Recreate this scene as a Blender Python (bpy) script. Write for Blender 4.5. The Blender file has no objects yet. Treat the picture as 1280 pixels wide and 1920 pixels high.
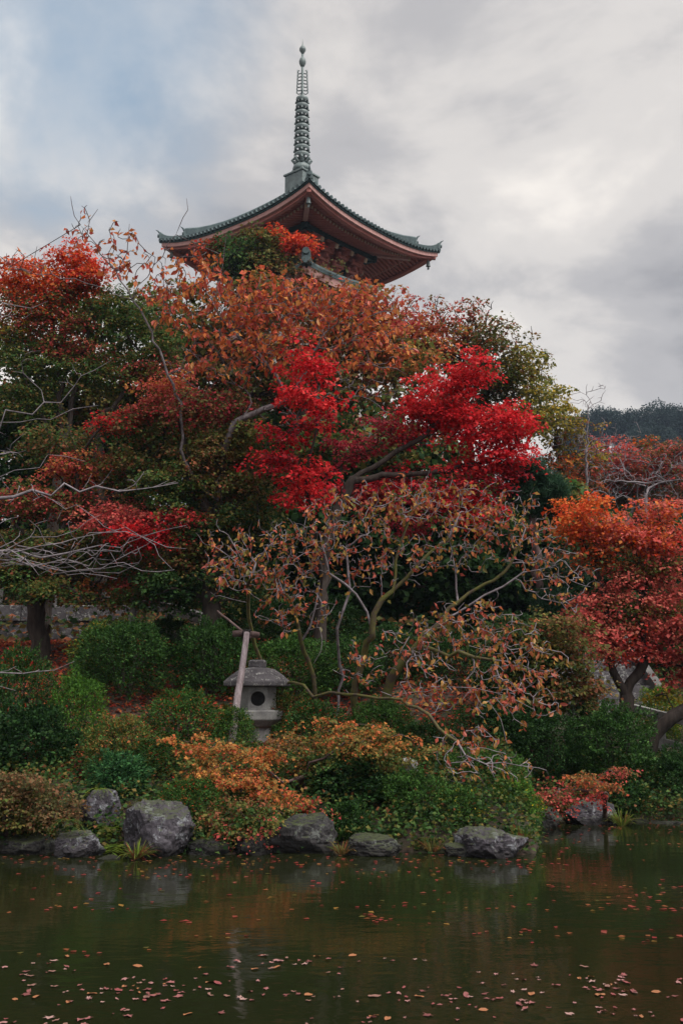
import bpy, bmesh, math, random
import numpy as np
from math import sin, cos, tan, atan, pi, radians, sqrt, floor
from mathutils import Vector, Matrix, noise as mnoise

rng = np.random.default_rng(11)
random.seed(5)
S = bpy.context.scene
COL = S.collection

# ------------------------------------------------------------------ camera
FPX = 2000.0                 # focal length in photograph pixels (1280 x 1920)
PITCH = atan((1310 - 960) / FPX)
CAMZ = 1.75
cd = bpy.data.cameras.new("camera"); cam = bpy.data.objects.new("camera", cd); COL.objects.link(cam)
cam.location = (0, 0, CAMZ); cam.rotation_euler = (pi / 2 + PITCH, 0, 0)
cd.sensor_fit = 'VERTICAL'; cd.sensor_height = 36; cd.lens = 36 * FPX / 1920
cd.clip_start = 0.1; cd.clip_end = 3000
S.camera = cam

# ------------------------------------------------------------------ light
SUN_EL, SUN_AZ = radians(58), radians(125)       # behind thin cloud, high over one end of the pond
world = bpy.data.worlds.new("World"); S.world = world; world.use_nodes = True
nt = world.node_tree; nt.nodes.clear()
def N(tree, typ, **kw):
    n = tree.nodes.new(typ)
    for k, v in kw.items():
        if k in n.inputs.keys() if isinstance(k, str) else False: n.inputs[k].default_value = v
        else: setattr(n, k, v)
    return n
def L(tree, a, b): tree.links.new(a, b)
def MATH(tree, op, a, b=None, c=None, clamp=False):
    n = tree.nodes.new('ShaderNodeMath'); n.operation = op; n.use_clamp = clamp
    for i, v in enumerate((a, b, c)):
        if v is None: continue
        if isinstance(v, (int, float)): n.inputs[i].default_value = v
        else: tree.links.new(v, n.inputs[i])
    return n.outputs[0]
def RAMP(tree, fac, stops, interp='LINEAR'):
    n = tree.nodes.new('ShaderNodeValToRGB'); n.color_ramp.interpolation = interp
    e = n.color_ramp.elements
    while len(e) < len(stops): e.new(0.5)
    for k, (p, c) in enumerate(stops):
        e[k].position = p; e[k].color = (c[0], c[1], c[2], 1) if not isinstance(c, (int, float)) else (c, c, c, 1)
    tree.links.new(fac, n.inputs[0]); return n.outputs[0]
def MIX(tree, fac, a, b, blend='MIX'):
    n = tree.nodes.new('ShaderNodeMix'); n.data_type = 'RGBA'; n.blend_type = blend
    for i, v in ((0, fac), (6, a), (7, b)):
        if isinstance(v, (int, float)): n.inputs[i].default_value = v
        elif isinstance(v, (tuple, list)): n.inputs[i].default_value = (*v[:3], 1)
        else: tree.links.new(v, n.inputs[i])
    return n.outputs[2]

SKY_STRENGTH = 0.1
sky = nt.nodes.new('ShaderNodeTexSky'); sky.sky_type = 'NISHITA'; sky.sun_disc = False
sky.sun_elevation = SUN_EL; sky.sun_rotation = SUN_AZ; sky.air_density = 1.0; sky.dust_density = 1.5
tc = nt.nodes.new('ShaderNodeTexCoord')
sep = nt.nodes.new('ShaderNodeSeparateXYZ'); L(nt, tc.outputs['Generated'], sep.inputs[0])
zc = MATH(nt, 'ADD', MATH(nt, 'MAXIMUM', sep.outputs[2], 0.0), 0.28)
comb = nt.nodes.new('ShaderNodeCombineXYZ')
L(nt, MATH(nt, 'DIVIDE', sep.outputs[0], zc), comb.inputs[0]); L(nt, MATH(nt, 'DIVIDE', sep.outputs[1], zc), comb.inputs[1])
def cloudnoise(scale, det, off, dist=0.3, rough=0.55):
    mp = nt.nodes.new('ShaderNodeMapping'); mp.inputs['Location'].default_value = off
    L(nt, comb.outputs[0], mp.inputs[0])
    n = nt.nodes.new('ShaderNodeTexNoise'); n.inputs['Scale'].default_value = scale; n.inputs['Detail'].default_value = det
    n.inputs['Roughness'].default_value = rough; n.inputs['Distortion'].default_value = dist
    L(nt, mp.outputs[0], n.inputs['Vector']); return n.outputs[0]
def DOT(v):
    n = nt.nodes.new('ShaderNodeVectorMath'); n.operation = 'DOT_PRODUCT'; n.inputs[1].default_value = v
    nm = nt.nodes.new('ShaderNodeVectorMath'); nm.operation = 'NORMALIZE'
    L(nt, tc.outputs['Generated'], nm.inputs[0]); L(nt, nm.outputs[0], n.inputs[0]); return n.outputs['Value']
n1 = cloudnoise(2.5, 8, (4.4, 9.3, 0), 0.3, 0.56)
n2 = cloudnoise(0.9, 4, (11.3, 4.4, 0), 0.1)
shade = MATH(nt, 'ADD', MATH(nt, 'MULTIPLY', n1, 0.62), MATH(nt, 'MULTIPLY', n2, 0.38))
sund = (cos(SUN_EL) * sin(SUN_AZ), cos(SUN_EL) * cos(SUN_AZ), sin(SUN_EL))
glow = MATH(nt, 'POWER', MATH(nt, 'MAXIMUM', DOT(sund), 0.0), 5.0)
cl = RAMP(nt, shade, [(0.36, (0.13, 0.13, 0.138)), (0.45, (0.18, 0.177, 0.181)), (0.53, (0.258, 0.247, 0.239)), (0.62, (0.34, 0.320, 0.30))], 'EASE')
clb = MIX(nt, 1.0, cl, RAMP(nt, glow, [(0.0, 0.97), (1.0, 1.12)]), 'MULTIPLY')
clb10 = MIX(nt, 1.0, clb, (1 / SKY_STRENGTH,) * 3, 'MULTIPLY')
gapd = Vector((-0.27, 0.885, 0.66)).normalized()       # the clear patch of sky
gap = MATH(nt, 'MULTIPLY_ADD', DOT(gapd), 30.0, -29.26)
gapn = MATH(nt, 'ADD', MATH(nt, 'ADD', gap, MATH(nt, 'MULTIPLY', n1, -1.5)), MATH(nt, 'MULTIPLY', n2, -0.4))
gapm = RAMP(nt, MATH(nt, 'ADD', gapn, 0.95), [(0.0, 0.0), (0.8, 0.72)], 'EASE')
skyc = MIX(nt, gapm, clb10, MIX(nt, 1.0, sky.outputs[0], (0.62, 0.73, 0.64), 'MULTIPLY'))
bg = nt.nodes.new('ShaderNodeBackground'); bg.inputs[1].default_value = SKY_STRENGTH
L(nt, skyc, bg.inputs[0])
wo = nt.nodes.new('ShaderNodeOutputWorld'); L(nt, bg.outputs[0], wo.inputs[0])

sl = bpy.data.lights.new("sun", 'SUN'); sl.energy = 1.5; sl.angle = radians(40); sl.color = (1, 0.96, 0.9)
sun = bpy.data.objects.new("sun", sl); COL.objects.link(sun)
sun.rotation_euler = Vector((-sund[0], -sund[1], -sund[2])).to_track_quat('-Z', 'Y').to_euler()

S.view_settings.view_transform = 'Standard'; S.view_settings.look = 'None'
S.view_settings.exposure = 1.58; S.view_settings.gamma = 1.0; S.view_settings.use_curve_mapping = False
S.cycles.max_bounces = 6; S.cycles.diffuse_bounces = 3; S.cycles.transmission_bounces = 3; S.cycles.transparent_max_bounces = 4
S.cycles.use_denoising = True

# ------------------------------------------------------------------ geometry helpers
CP, SP = cos(PITCH), sin(PITCH)
def P(px, py, Y):
    """point on the photograph's ray through (px, py) at distance Y"""
    x = (px - 640) / FPX; u = (960 - py) / FPX
    k = Y / (CP - u * SP)
    return np.array((x * k, Y, CAMZ + (SP + u * CP) * k))
def sstep(a, b, x):
    t = np.clip((x - a) / (b - a), 0, 1); return t * t * (3 - 2 * t)
PT = np.array([-9, -1.6, -.35, 0.0, .35, 1.0, 2.2, 4.25, 6.25, 8.25, 11.3, 12.3, 15, 28, 48, 90, 400])
PZ = np.array([-1.2, -1.0, -.35, -.02, .12, .42, .72, 1.05, 1.95, 2.75, 3.0, 3.35, 3.8, 8.4, 8.6, 9, 12])
def bank(x): return 12.75 + 3.15 * sstep(2.15, 3.0, x) + 0.12 * np.sin(x * 1.9 + 1) + 0.07 * np.sin(x * 5.3)
def hgt(x, y):
    x = np.asarray(x, float); y = np.asarray(y, float)
    z = np.interp(y - bank(x), PT, PZ)
    r = 1 - 0.5 * sstep(2.2, 5.0, x) * sstep(2.0, 6.0, y - 12.3) * (1 - sstep(22, 40, y))
    z = np.where(z > 0.4, 0.4 + (z - 0.4) * r, z)
    near = np.interp(y, [-400, 1.2, 1.8, 3.0], [0.6, 0.16, -.1, -1.2])
    z = np.where(y < 3.0, near, z)
    z = z + 0.05 * np.sin(x * 1.3 + y * .7) * np.sin(y * 1.7 - x * .4) * (z > 0.3)
    return z
def mesh_np(name, V, F, mats, colors=None, smooth=False):
    """V (n,3), F list of (m,k) int arrays with constant k"""
    V = np.asarray(V, np.float32)
    if not isinstance(F, list): F = [F]
    me = bpy.data.meshes.new(name)
    tot = sum(len(f) for f in F); loops = np.concatenate([f.ravel() for f in F]).astype(np.int32)
    sizes = np.concatenate([np.full(len(f), f.shape[1], np.int32) for f in F])
    starts = np.concatenate([[0], np.cumsum(sizes)[:-1]]).astype(np.int32)
    me.vertices.add(len(V)); me.vertices.foreach_set('co', V.ravel())
    me.loops.add(len(loops)); me.loops.foreach_set('vertex_index', loops)
    me.polygons.add(tot); me.polygons.foreach_set('loop_start', starts)
    if smooth: me.polygons.foreach_set('use_smooth', np.ones(tot, bool))
    me.update(calc_edges=True)
    if colors is not None:
        a = me.color_attributes.new('col', 'FLOAT_COLOR', 'POINT')
        c = np.ones((len(V), 4), np.float32); c[:, :3] = colors; a.data.foreach_set('color', c.ravel())
    for m in (mats if isinstance(mats, (list, tuple)) else [mats]): me.materials.append(m)
    return me
def link(name, me, parent=None):
    o = bpy.data.objects.new(name, me); COL.objects.link(o)
    if parent is not None: o.parent = parent
    return o
def tag(o, label=None, cat=None, group=None, kind=None):
    if label: o['label'] = label
    if cat: o['category'] = cat
    if group: o['group'] = group
    if kind: o['kind'] = kind
    return o
def empty(name, loc, rz=0):
    o = bpy.data.objects.new(name, None); COL.objects.link(o); o.location = loc; o.rotation_euler = (0, 0, rz)
    o.empty_display_size = 0.2; return o
class MB:
    """collects boxes, tubes, lathes into one mesh"""
    def __init__(s): s.v = []; s.f = []
    def add(s, V, F):
        b = len(s.v); s.v += [tuple(p) for p in V]; s.f += [tuple(i + b for i in f) for f in F]
    def box(s, c, d, R=None, taper=1.0):
        x, y, z = (k / 2 for k in d); pts = []
        for sz, t in ((-1, 1.0), (1, taper)):
            for sx, sy in ((-1, -1), (1, -1), (1, 1), (-1, 1)):
                p = Vector((sx * x * t, sy * y * t, sz * z))
                if R is not None: p = R @ p
                pts.append(Vector(c) + p)
        s.add(pts, [(3, 2, 1, 0), (4, 5, 6, 7), (0, 1, 5, 4), (1, 2, 6, 5), (2, 3, 7, 6), (3, 0, 4, 7)])
    def beam(s, a, b, w, h):
        """bar from a to b with width w and height h"""
        a = Vector(a); b = Vector(b); d = b - a; ln = d.length
        x = d.normalized(); up = Vector((0, 0, 1)); y = up.cross(x)
        y = y.normalized() if y.length > 1e-4 else Vector((0, 1, 0)); z = x.cross(y)
        s.box((a + b) / 2, (ln, w, h), Matrix((x, y, z)).transposed())
    def lathe(s, prof, n=16, c=(0, 0, 0), rot=0.0):
        V = []; F = []
        for r, z in prof:
            for k in range(n):
                a = 2 * pi * k / n + rot; V.append((c[0] + r * cos(a), c[1] + r * sin(a), c[2] + z))
        m = len(prof)
        for i in range(m - 1):
            for k in range(n):
                F.append((i * n + k, i * n + (k + 1) % n, (i + 1) * n + (k + 1) % n, (i + 1) * n + k))
        F.append(tuple(range(n - 1, -1, -1))); F.append(tuple((m - 1) * n + k for k in range(n)))
        s.add(V, F)
    def tube(s, pts, rad, n=8):
        V, F = tube_np(np.array(pts, float), np.array(rad, float) if hasattr(rad, '__len__') else np.full(len(pts), rad), n)
        s.add(V, F.tolist()); m = len(pts)
        b = len(s.v) - n * m
        s.f.append(tuple(b + k for k in range(n - 1, -1, -1))); s.f.append(tuple(b + (m - 1) * n + k for k in range(n)))
    def build(s, name, mat, parent=None, smooth=False, bevel=0.0):
        me = bpy.data.meshes.new(name); me.from_pydata(s.v, [], s.f); me.materials.append(mat)
        if smooth: me.polygons.foreach_set('use_smooth', np.ones(len(me.polygons), bool))
        me.update()
        o = link(name, me, parent)
        if bevel:
            m = o.modifiers.new('bevel', 'BEVEL'); m.width = bevel; m.segments = 2; m.limit_method = 'ANGLE'
        return o
def tube_np(p, r, n):
    m = len(p)
    t = np.gradient(p, axis=0); t /= np.linalg.norm(t, axis=1, keepdims=True) + 1e-9
    ax = np.eye(3)[np.argmin(np.abs(t.mean(0)))]
    u = np.cross(t, ax); u /= np.linalg.norm(u, axis=1, keepdims=True) + 1e-9
    w = np.cross(t, u)
    a = np.arange(n) * 2 * pi / n
    V = p[:, None, :] + r[:, None, None] * (np.cos(a)[None, :, None] * u[:, None, :] + np.sin(a)[None, :, None] * w[:, None, :])
    i = np.arange(m - 1)[:, None] * n; k = np.arange(n)[None, :]; k2 = (k + 1) % n
    F = np.stack([i + k, i + k2, i + n + k2, i + n + k], -1).reshape(-1, 4)
    return V.reshape(-1, 3), F

# ------------------------------------------------------------------ materials
def mat(name):
    m = bpy.data.materials.new(name); m.use_nodes = True
    t = m.node_tree; b = t.nodes['Principled BSDF']; return m, t, b
def noise_tex(t, scale, detail=6, rough=0.6, coord='Object', dist=0.0, sc=(1, 1, 1)):
    c = t.nodes.new('ShaderNodeTexCoord'); mp = t.nodes.new('ShaderNodeMapping'); mp.inputs['Scale'].default_value = sc
    n = t.nodes.new('ShaderNodeTexNoise'); n.inputs['Scale'].default_value = scale; n.inputs['Detail'].default_value = detail
    n.inputs['Roughness'].default_value = rough; n.inputs['Distortion'].default_value = dist
    L(t, c.outputs[coord], mp.inputs[0]); L(t, mp.outputs[0], n.inputs['Vector']); return n.outputs[0]
def bump(t, b, h, strength=0.5, dist=0.02):
    n = t.nodes.new('ShaderNodeBump'); n.inputs['Strength'].default_value = strength; n.inputs['Distance'].default_value = dist
    L(t, h, n.inputs['Height']); L(t, n.outputs[0], b.inputs['Normal'])
def noisy(name, stops, scale=6, rough=0.8, bstr=0.4, bdist=0.02, detail=7, sc=(1, 1, 1), dist=0.2, spec=0.3):
    m, t, b = mat(name); n = noise_tex(t, scale, detail, 0.65, 'Object', dist, sc)
    L(t, RAMP(t, n, stops), b.inputs['Base Color']); b.inputs['Roughness'].default_value = rough
    b.inputs['Specular IOR Level'].default_value = spec
    if bstr: bump(t, b, n, bstr, bdist)
    return m
def leafmat(name, trans=0.35, gloss=0.25, tint=False):
    m, t, b = mat(name)
    a = t.nodes.new('ShaderNodeAttribute'); a.attribute_name = 'col'; c = a.outputs['Color']
    if tint:
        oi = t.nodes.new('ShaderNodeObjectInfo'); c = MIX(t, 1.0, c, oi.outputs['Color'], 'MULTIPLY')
    L(t, c, b.inputs['Base Color']); b.inputs['Roughness'].default_value = 0.55; b.inputs['Specular IOR Level'].default_value = gloss
    tr = t.nodes.new('ShaderNodeBsdfTranslucent'); L(t, c, tr.inputs[0])
    mx = t.nodes.new('ShaderNodeMixShader'); mx.inputs[0].default_value = trans
    L(t, b.outputs[0], mx.inputs[1]); L(t, tr.outputs[0], mx.inputs[2])
    L(t, mx.outputs[0], t.nodes['Material Output'].inputs[0]); return m
M = {}
M['leaf'] = leafmat('leaf', .38, .10); M['shrub'] = leafmat('shrub_leaf', 0.25, 0.10, True)
M['bark_dark'] = noisy('bark_dark', [(.3, (.018, .013, .011)), (.6, (.055, .042, .036)), (.8, (.09, .08, .07))], 14, .9, .7, .02, sc=(1, 1, .25))
M['bark_grey'] = noisy('bark_grey', [(.3, (.085, .07, .075)), (.5, (.19, .165, .18)), (.75, (.34, .30, .325))], 9, .85, .4, .01)
M['bark_mid'] = noisy('bark_mid', [(.3, (.05, .04, .042)), (.5, (.12, .10, .107)), (.75, (.26, .235, .24))], 8, .85, .5, .012)
M['bark_brown'] = noisy('bark_brown', [(.3, (.05, .03, .028)), (.6, (.13, .085, .08)), (.8, (.22, .17, .17))], 12, .85, .5, .015, sc=(1, 1, .3))
M['bark_moss'] = noisy('bark_moss', [(.38, (.07, .05, .04)), (.52, (.10, .09, .03)), (.7, (.10, .12, .025))], 7, .95, .7, .02)
M['vermilion'] = noisy('vermilion', [(.3, (.42, .15, .13)), (.7, (.56, .22, .19))], 3, .7, .15, .01)
M['vermilion_pale'] = noisy('vermilion_pale', [(.3, (.48, .25, .23)), (.7, (.62, .36, .33))], 4, .7, .15, .01)
M['tile'] = noisy('tile', [(.3, (.05, .075, .085)), (.6, (.09, .13, .135)), (.8, (.15, .21, .2))], 5, .55, .2, .01)
M['bronze'] = noisy('bronze', [(.3, (.11, .135, .14)), (.6, (.19, .235, .235)), (.8, (.28, .35, .34))], 4, .5, .2, .01)
M['green_beam'] = noisy('green_beam', [(.3, (.02, .05, .055)), (.7, (.04, .085, .085))], 5, .6, .1, .01)
M['cream'] = noisy('cream', [(.3, (.5, .36, .27)), (.7, (.62, .47, .36))], 5, .7, .1, .01)
M['plaster'] = noisy('plaster', [(.3, (.5, .48, .45)), (.7, (.62, .6, .57))], 3, .9, .1, .01)

# stone: grey with dark weathering and pale lichen
def stone(name, base, dark, lichen, lth=0.58, scale=2.2, b_str=.6, wet=False):
    m, t, b = mat(name)
    n = noise_tex(t, scale, 9, .68, 'Object', .3); n2 = noise_tex(t, scale * 2.6, 8, .7, 'Object', .8); n3 = noise_tex(t, 42, 5, .7)
    c = RAMP(t, n, [(.3, dark), (.62, base)])
    c = MIX(t, RAMP(t, n2, [(lth, 0.0), (lth + .04, .85)]), c, lichen)
    c = MIX(t, RAMP(t, n3, [(.35, .0), (.7, .5)]), c, dark)
    if wet:                                # moss settles on the tops, the foot is wet
        g = t.nodes.new('ShaderNodeNewGeometry'); s1 = t.nodes.new('ShaderNodeSeparateXYZ'); L(t, g.outputs['Normal'], s1.inputs[0])
        s2 = t.nodes.new('ShaderNodeSeparateXYZ'); L(t, g.outputs['Position'], s2.inputs[0])
        mm = MATH(t, 'ADD', MATH(t, 'MULTIPLY', s1.outputs[2], .5), MATH(t, 'MULTIPLY', n2, 1.2))
        c = MIX(t, RAMP(t, mm, [(.92, 0.0), (1.06, .6)]), c, (.05, .065, .02))
        wz = MATH(t, 'ADD', s2.outputs[2], MATH(t, 'MULTIPLY', n2, -.12))
        c = MIX(t, RAMP(t, wz, [(.0, .75), (.06, 0.0)]), c, (.014, .013, .012))
        vo = t.nodes.new('ShaderNodeTexVoronoi'); vo.feature = 'DISTANCE_TO_EDGE'; vo.inputs['Scale'].default_value = 3.2
        wv = t.nodes.new('ShaderNodeVectorMath'); wv.operation = 'ADD'; tc3 = t.nodes.new('ShaderNodeTexCoord'); ns = t.nodes.new('ShaderNodeTexNoise'); ns.inputs['Scale'].default_value = 4
        L(t, tc3.outputs['Object'], wv.inputs[0]); L(t, ns.outputs[1], wv.inputs[1]); L(t, tc3.outputs['Object'], ns.inputs['Vector']); L(t, wv.outputs[0], vo.inputs['Vector'])
        c = MIX(t, RAMP(t, vo.outputs['Distance'], [(.0, .8), (.035, 0.0)]), c, (.012, .011, .011))
    L(t, c, b.inputs['Base Color']); b.inputs['Roughness'].default_value = .9; b.inputs['Specular IOR Level'].default_value = .2
    bump(t, b, MATH(t, 'ADD', n2, MATH(t, 'MULTIPLY', n3, .35)), b_str, .03); return m
M['rock'] = stone('rock', (.105, .095, .11), (.025, .022, .028), (.30, .31, .34), .55, wet=True)
M['rock_dark'] = stone('rock_dark', (.06, .056, .058), (.014, .014, .015), (.16, .17, .16), .57, wet=True)
M['granite'] = stone('granite', (.34, .335, .32), (.14, .135, .14), (.44, .45, .41), .6, 3.5, .35)
M['granite_dark'] = stone('granite_dark', (.15, .14, .15), (.055, .05, .055), (.42, .42, .40), .55, 4, .5)
M['granite_mid'] = stone('granite_mid', (.17, .165, .16), (.07, .065, .068), (.24, .25, .22), .58, 2.5, .5)
M['pole'] = noisy('pole', [(.3, (.12, .09, .09)), (.5, (.27, .22, .23)), (.7, (.42, .36, .38))], 6, .85, .5, .01, sc=(4, 4, .35))
M['rope'] = noisy('rope', [(.3, (.01, .01, .011)), (.7, (.03, .026, .026))], 30, .9, .5, .01)

# ground: dark soil, moss and leaf mould
m, t, b = mat('soil')
n = noise_tex(t, .9, 8, .7); n2 = noise_tex(t, 9, 8, .75)
c = RAMP(t, n2, [(.3, (.018, .013, .010)), (.55, (.05, .028, .02)), (.72, (.10, .04, .028))])
c = MIX(t, RAMP(t, n, [(.48, 0.0), (.6, .8)]), c, RAMP(t, n2, [(.3, (.012, .022, .008)), (.7, (.04, .06, .02))]))
L(t, c, b.inputs['Base Color']); b.inputs['Roughness'].default_value = .95; bump(t, b, n2, .8, .05); M['soil'] = m
# pond water: murky olive body under a nearly still reflecting surface
m, t, b = mat('water')
b.inputs['Base Color'].default_value = (.011, .0135, .005, 1); b.inputs['Roughness'].default_value = .06; b.inputs['IOR'].default_value = 1.33; b.inputs['Specular IOR Level'].default_value = .34
n = noise_tex(t, 1.6, 3, .5, 'Object', .3, (1, 1.6, 1)); n2 = noise_tex(t, 7, 2, .5, 'Object', .2, (1, 1.8, 1))
bump(t, b, MATH(t, 'ADD', n, MATH(t, 'MULTIPLY', n2, .22)), .2, .03); M['water'] = m
m, t, b = mat('hillside')
n = noise_tex(t, .12, 8, .7); L(t, RAMP(t, n, [(.3, (.012, .02, .02)), (.7, (.03, .045, .035))]), b.inputs['Base Color'])
b.inputs['Roughness'].default_value = 1; M['hill'] = m

# ------------------------------------------------------------------ setting: ground, water, hill
def axis(parts): return np.unique(np.round(np.concatenate([np.arange(*p) for p in parts]), 4))
xs = axis([(-400, -40, 30), (-40, -10, 2), (-10, 10, .18), (10, 40, 2), (40, 401, 30)])
ys = axis([(-400, -10, 30), (-10, 10, 1), (10, 26, .16), (26, 60, 2), (60, 901, 40)])
gx, gy = np.meshgrid(xs, ys); gz = hgt(gx, gy)
nx, ny = len(xs), len(ys); idx = np.arange(nx * ny).reshape(ny, nx)
GF = np.stack([idx[:-1, :-1], idx[:-1, 1:], idx[1:, 1:], idx[1:, :-1]], -1).reshape(-1, 4)
tag(link('ground', mesh_np('ground', np.stack([gx, gy, gz], -1).reshape(-1, 3), GF, M['soil'], smooth=True)), kind='structure')
wv = np.array([(-60, 1.0, 0), (60, 1.0, 0), (60, 17.2, 0), (-60, 17.2, 0)], float)
tag(link('water', mesh_np('water', wv, np.array([[0, 1, 2, 3]]), M['water'])), kind='structure')
hx, hy = np.meshgrid(np.arange(-60, 301, 8.), np.arange(110, 420, 8.))
hz = 6 + 56 * np.exp(-((hx - 76) / 60) ** 2 - ((hy - 260) / 70) ** 2)
ii = np.arange(hx.size).reshape(hx.shape)
HF = np.stack([ii[:-1, :-1], ii[:-1, 1:], ii[1:, 1:], ii[1:, :-1]], -1).reshape(-1, 4)
tag(link('hill', mesh_np('hill', np.stack([hx, hy, hz], -1).reshape(-1, 3), HF, M['hill'], smooth=True)), kind='structure')
def hillz(x, y): return 6 + 56 * np.exp(-((x - 76) / 60) ** 2 - ((y - 260) / 70) ** 2)

# ------------------------------------------------------------------ pagoda
BZ = 8.6                                  # ground under the pagoda
pag = tag(empty('pagoda', (-2.0, 50, BZ), radians(-40)), 'vermilion three storey wooden pagoda with grey tiled roofs and bronze spire', 'pagoda')
ROTS = [Matrix.Rotation(k * pi / 2, 3, 'Z') for k in range(4)]
def roof(ztip, A, ztop, top_half, wall_half, detail):
    """square roof: eave half-width A, corner tips at ztip; curved slopes to a square of half-width top_half at ztop"""
    lift = .62 * A / 4.95; zm = ztip - lift
    def surf(tt, s):                      # tt in -1..1 along the eave, s 0 at top .. 1 at eave
        hw = top_half + (A - top_half) * s
        z = zm + (ztop - zm) * max(0.0, 1 - s) ** 1.32 + lift * abs(tt) ** 2.6 * s ** 2.2
        return Vector((tt * hw, -hw, z))
    NT, NS = 24, 12
    V = []; F = []
    for R in ROTS:
        b = len(V)
        for j in range(NS + 1):
            for i in range(NT + 1): V.append(R @ surf(-1 + 2 * i / NT, j / NS))
        for j in range(NS):
            for i in range(NT):
                q = b + j * (NT + 1) + i; F.append((q, q + NT + 1, q + NT + 2, q + 1))
    me = bpy.data.meshes.new('roof'); me.from_pydata([tuple(v) for v in V], [], F); me.materials.append(M['tile']); me.update()
    ro = link('roof', me, pag)
    # tile rows running down each slope, with a round end tile
    nrow = int(2 * A / .255); step = 2 * A / nrow
    def row_mesh(x):
        mb = MB(); pts = []
        s0 = max(0.0, (abs(x) - top_half) / (A - top_half)); K = 9
        for k in range(K + 1):
            s = s0 + (1.012 - s0) * k / K; hw = top_half + (A - top_half) * s
            pts.append(surf(max(-1, min(1, x / hw)), s) + Vector((0, 0, .035)))
        mb.tube(pts, [.078] * K + [.088], 7); return mb
    if detail:
        for i in range(nrow):
            x = -A + step * (i + .5); mb = row_mesh(x)
            first = mb.build('tile_row', M['tile'], ro)
            for k in range(1, 4):
                c = first.copy(); COL.objects.link(c); c.parent = ro; c.rotation_euler = (0, 0, k * pi / 2)
    else:
        for k in range(4):
            mb = MB()
            for i in range(nrow):
                m1 = row_mesh(-A + step * (i + .5)); mb.add([ROTS[k] @ Vector(v) for v in m1.v], m1.f)
            tag(mb.build('tile_rows', M['tile'], ro), kind='stuff')
    # corner ridges, in two steps, with upturned ornamental ends
    for R in ROTS:
        def rp(s, up): return R @ (surf(1, s) + Vector((0, 0, up)))
        for name, s0, s1, up, w, h in (('corner_ridge', 0.0, .80, .16, .30, .34), ('ridge_end', .80, .985, .10, .24, .22)):
            mb = MB(); K = 8
            prev = None; V = []; F = []
            for k in range(K + 1):
                s = s0 + (s1 - s0) * k / K; f = k / K
                c = rp(s, up + (.16 * f ** 5)); d = (R @ Vector((1, 1, 0))).normalized()
                ww = w / 2; hh = h / 2 + .05 * f ** 4
                for a, bb in ((-ww, -hh), (-ww, hh * .6), (-ww * .45, hh), (ww * .45, hh), (ww, hh * .6), (ww, -hh)): V.append(c + d * a + Vector((0, 0, bb)))
            for k in range(K):
                for q in range(6): F.append((k * 6 + q, k * 6 + (q + 1) % 6, (k + 1) * 6 + (q + 1) % 6, (k + 1) * 6 + q))
            F.append(tuple(range(5, -1, -1))); F.append(tuple(K * 6 + q for q in range(6)))
            mb.add(V, F); mb.build(name, M['tile'], ro)
        for s, sc in ((.80, 1.0), (.99, .8)):           # ornament tile: plate, disc and horn
            out = (R @ Vector((1, -1, 0))).normalized(); c = rp(s, .22)
            Rm = Matrix((out, Vector((0, 0, 1)).cross(out), Vector((0, 0, 1)))).transposed()
            mb = MB(); mb.box(c, (.10, .40 * sc, .44 * sc), Rm, .7)
            mb.tube([c + out * .02 + Vector((0, 0, .02)), c + out * .13 + Vector((0, 0, .02))], .11 * sc, 10)
            mb.tube([c + Vector((0, 0, .15 * sc)), c + out * .10 + Vector((0, 0, .33 * sc)), c + out * .22 + Vector((0, 0, .42 * sc))], [.06 * sc, .045 * sc, .012], 7)
            mb.build('ridge_ornament', M['tile'], ro)
    # eave boards: a dark tile bed, a pale upper and a red lower board following the curve
    for nm, mt, ins, z0, z1 in (('tile_bed', 'green_beam', .05, -.10, -.005), ('eave_board', 'vermilion_pale', .10, -.30, -.105), ('eave_board', 'vermilion', .26, -.42, -.305)):
        for R in ROTS:
            V = []; F = []; NT2 = 28
            for i in range(NT2 + 1):
                tt = -1 + 2 * i / NT2
                p = surf(tt, 1); x = tt * (A - ins); 
                for yo, zz in ((0, z1), (0, z0), (.22, z0), (.22, z1)):
                    V.append(R @ Vector((tt * (A - ins - yo), -(A - ins - yo), p.z + zz)))
            for i in range(NT2):
                for q in range(4): F.append((i * 4 + q, i * 4 + (q + 1) % 4, i * 4 + 4 + (q + 1) % 4, i * 4 + 4 + q))
            F.append((0, 3, 2, 1)); F.append(tuple(NT2 * 4 + q for q in range(4)))
            mb = MB(); mb.add(V, F); mb.build(nm, M[mt], ro)
    # soffit boards and two tiers of rafters
    def und(tt, dist, zo):                 # point below the roof at distance dist from axis
        f = (dist - wall_half) / (A - wall_half)
        zeave = zm + lift * abs(tt) ** 2.6
        return Vector((tt * dist, -dist, zeave + zo + (1 - f) * .95 - lift * abs(tt) ** 2.6 * (1 - f) ** 1.2))
    mid = wall_half + (A - wall_half) * .62
    for R in ROTS:
        V = []; F = []; NT2 = 20
        for i in range(NT2 + 1):
            tt = -1 + 2 * i / NT2
            for d_, zo in ((wall_half - .2, -.42), (mid, -.42), (mid + .01, -.28), (A - .3, -.28)): V.append(R @ und(tt, d_, zo))
        for i in range(NT2):
            for q in range(3): F.append((i * 4 + q, i * 4 + q + 1, i * 4 + 5 + q, i * 4 + 4 + q))
        mb = MB(); mb.add(V, F); mb.build('soffit', M['vermilion'], ro)
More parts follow.
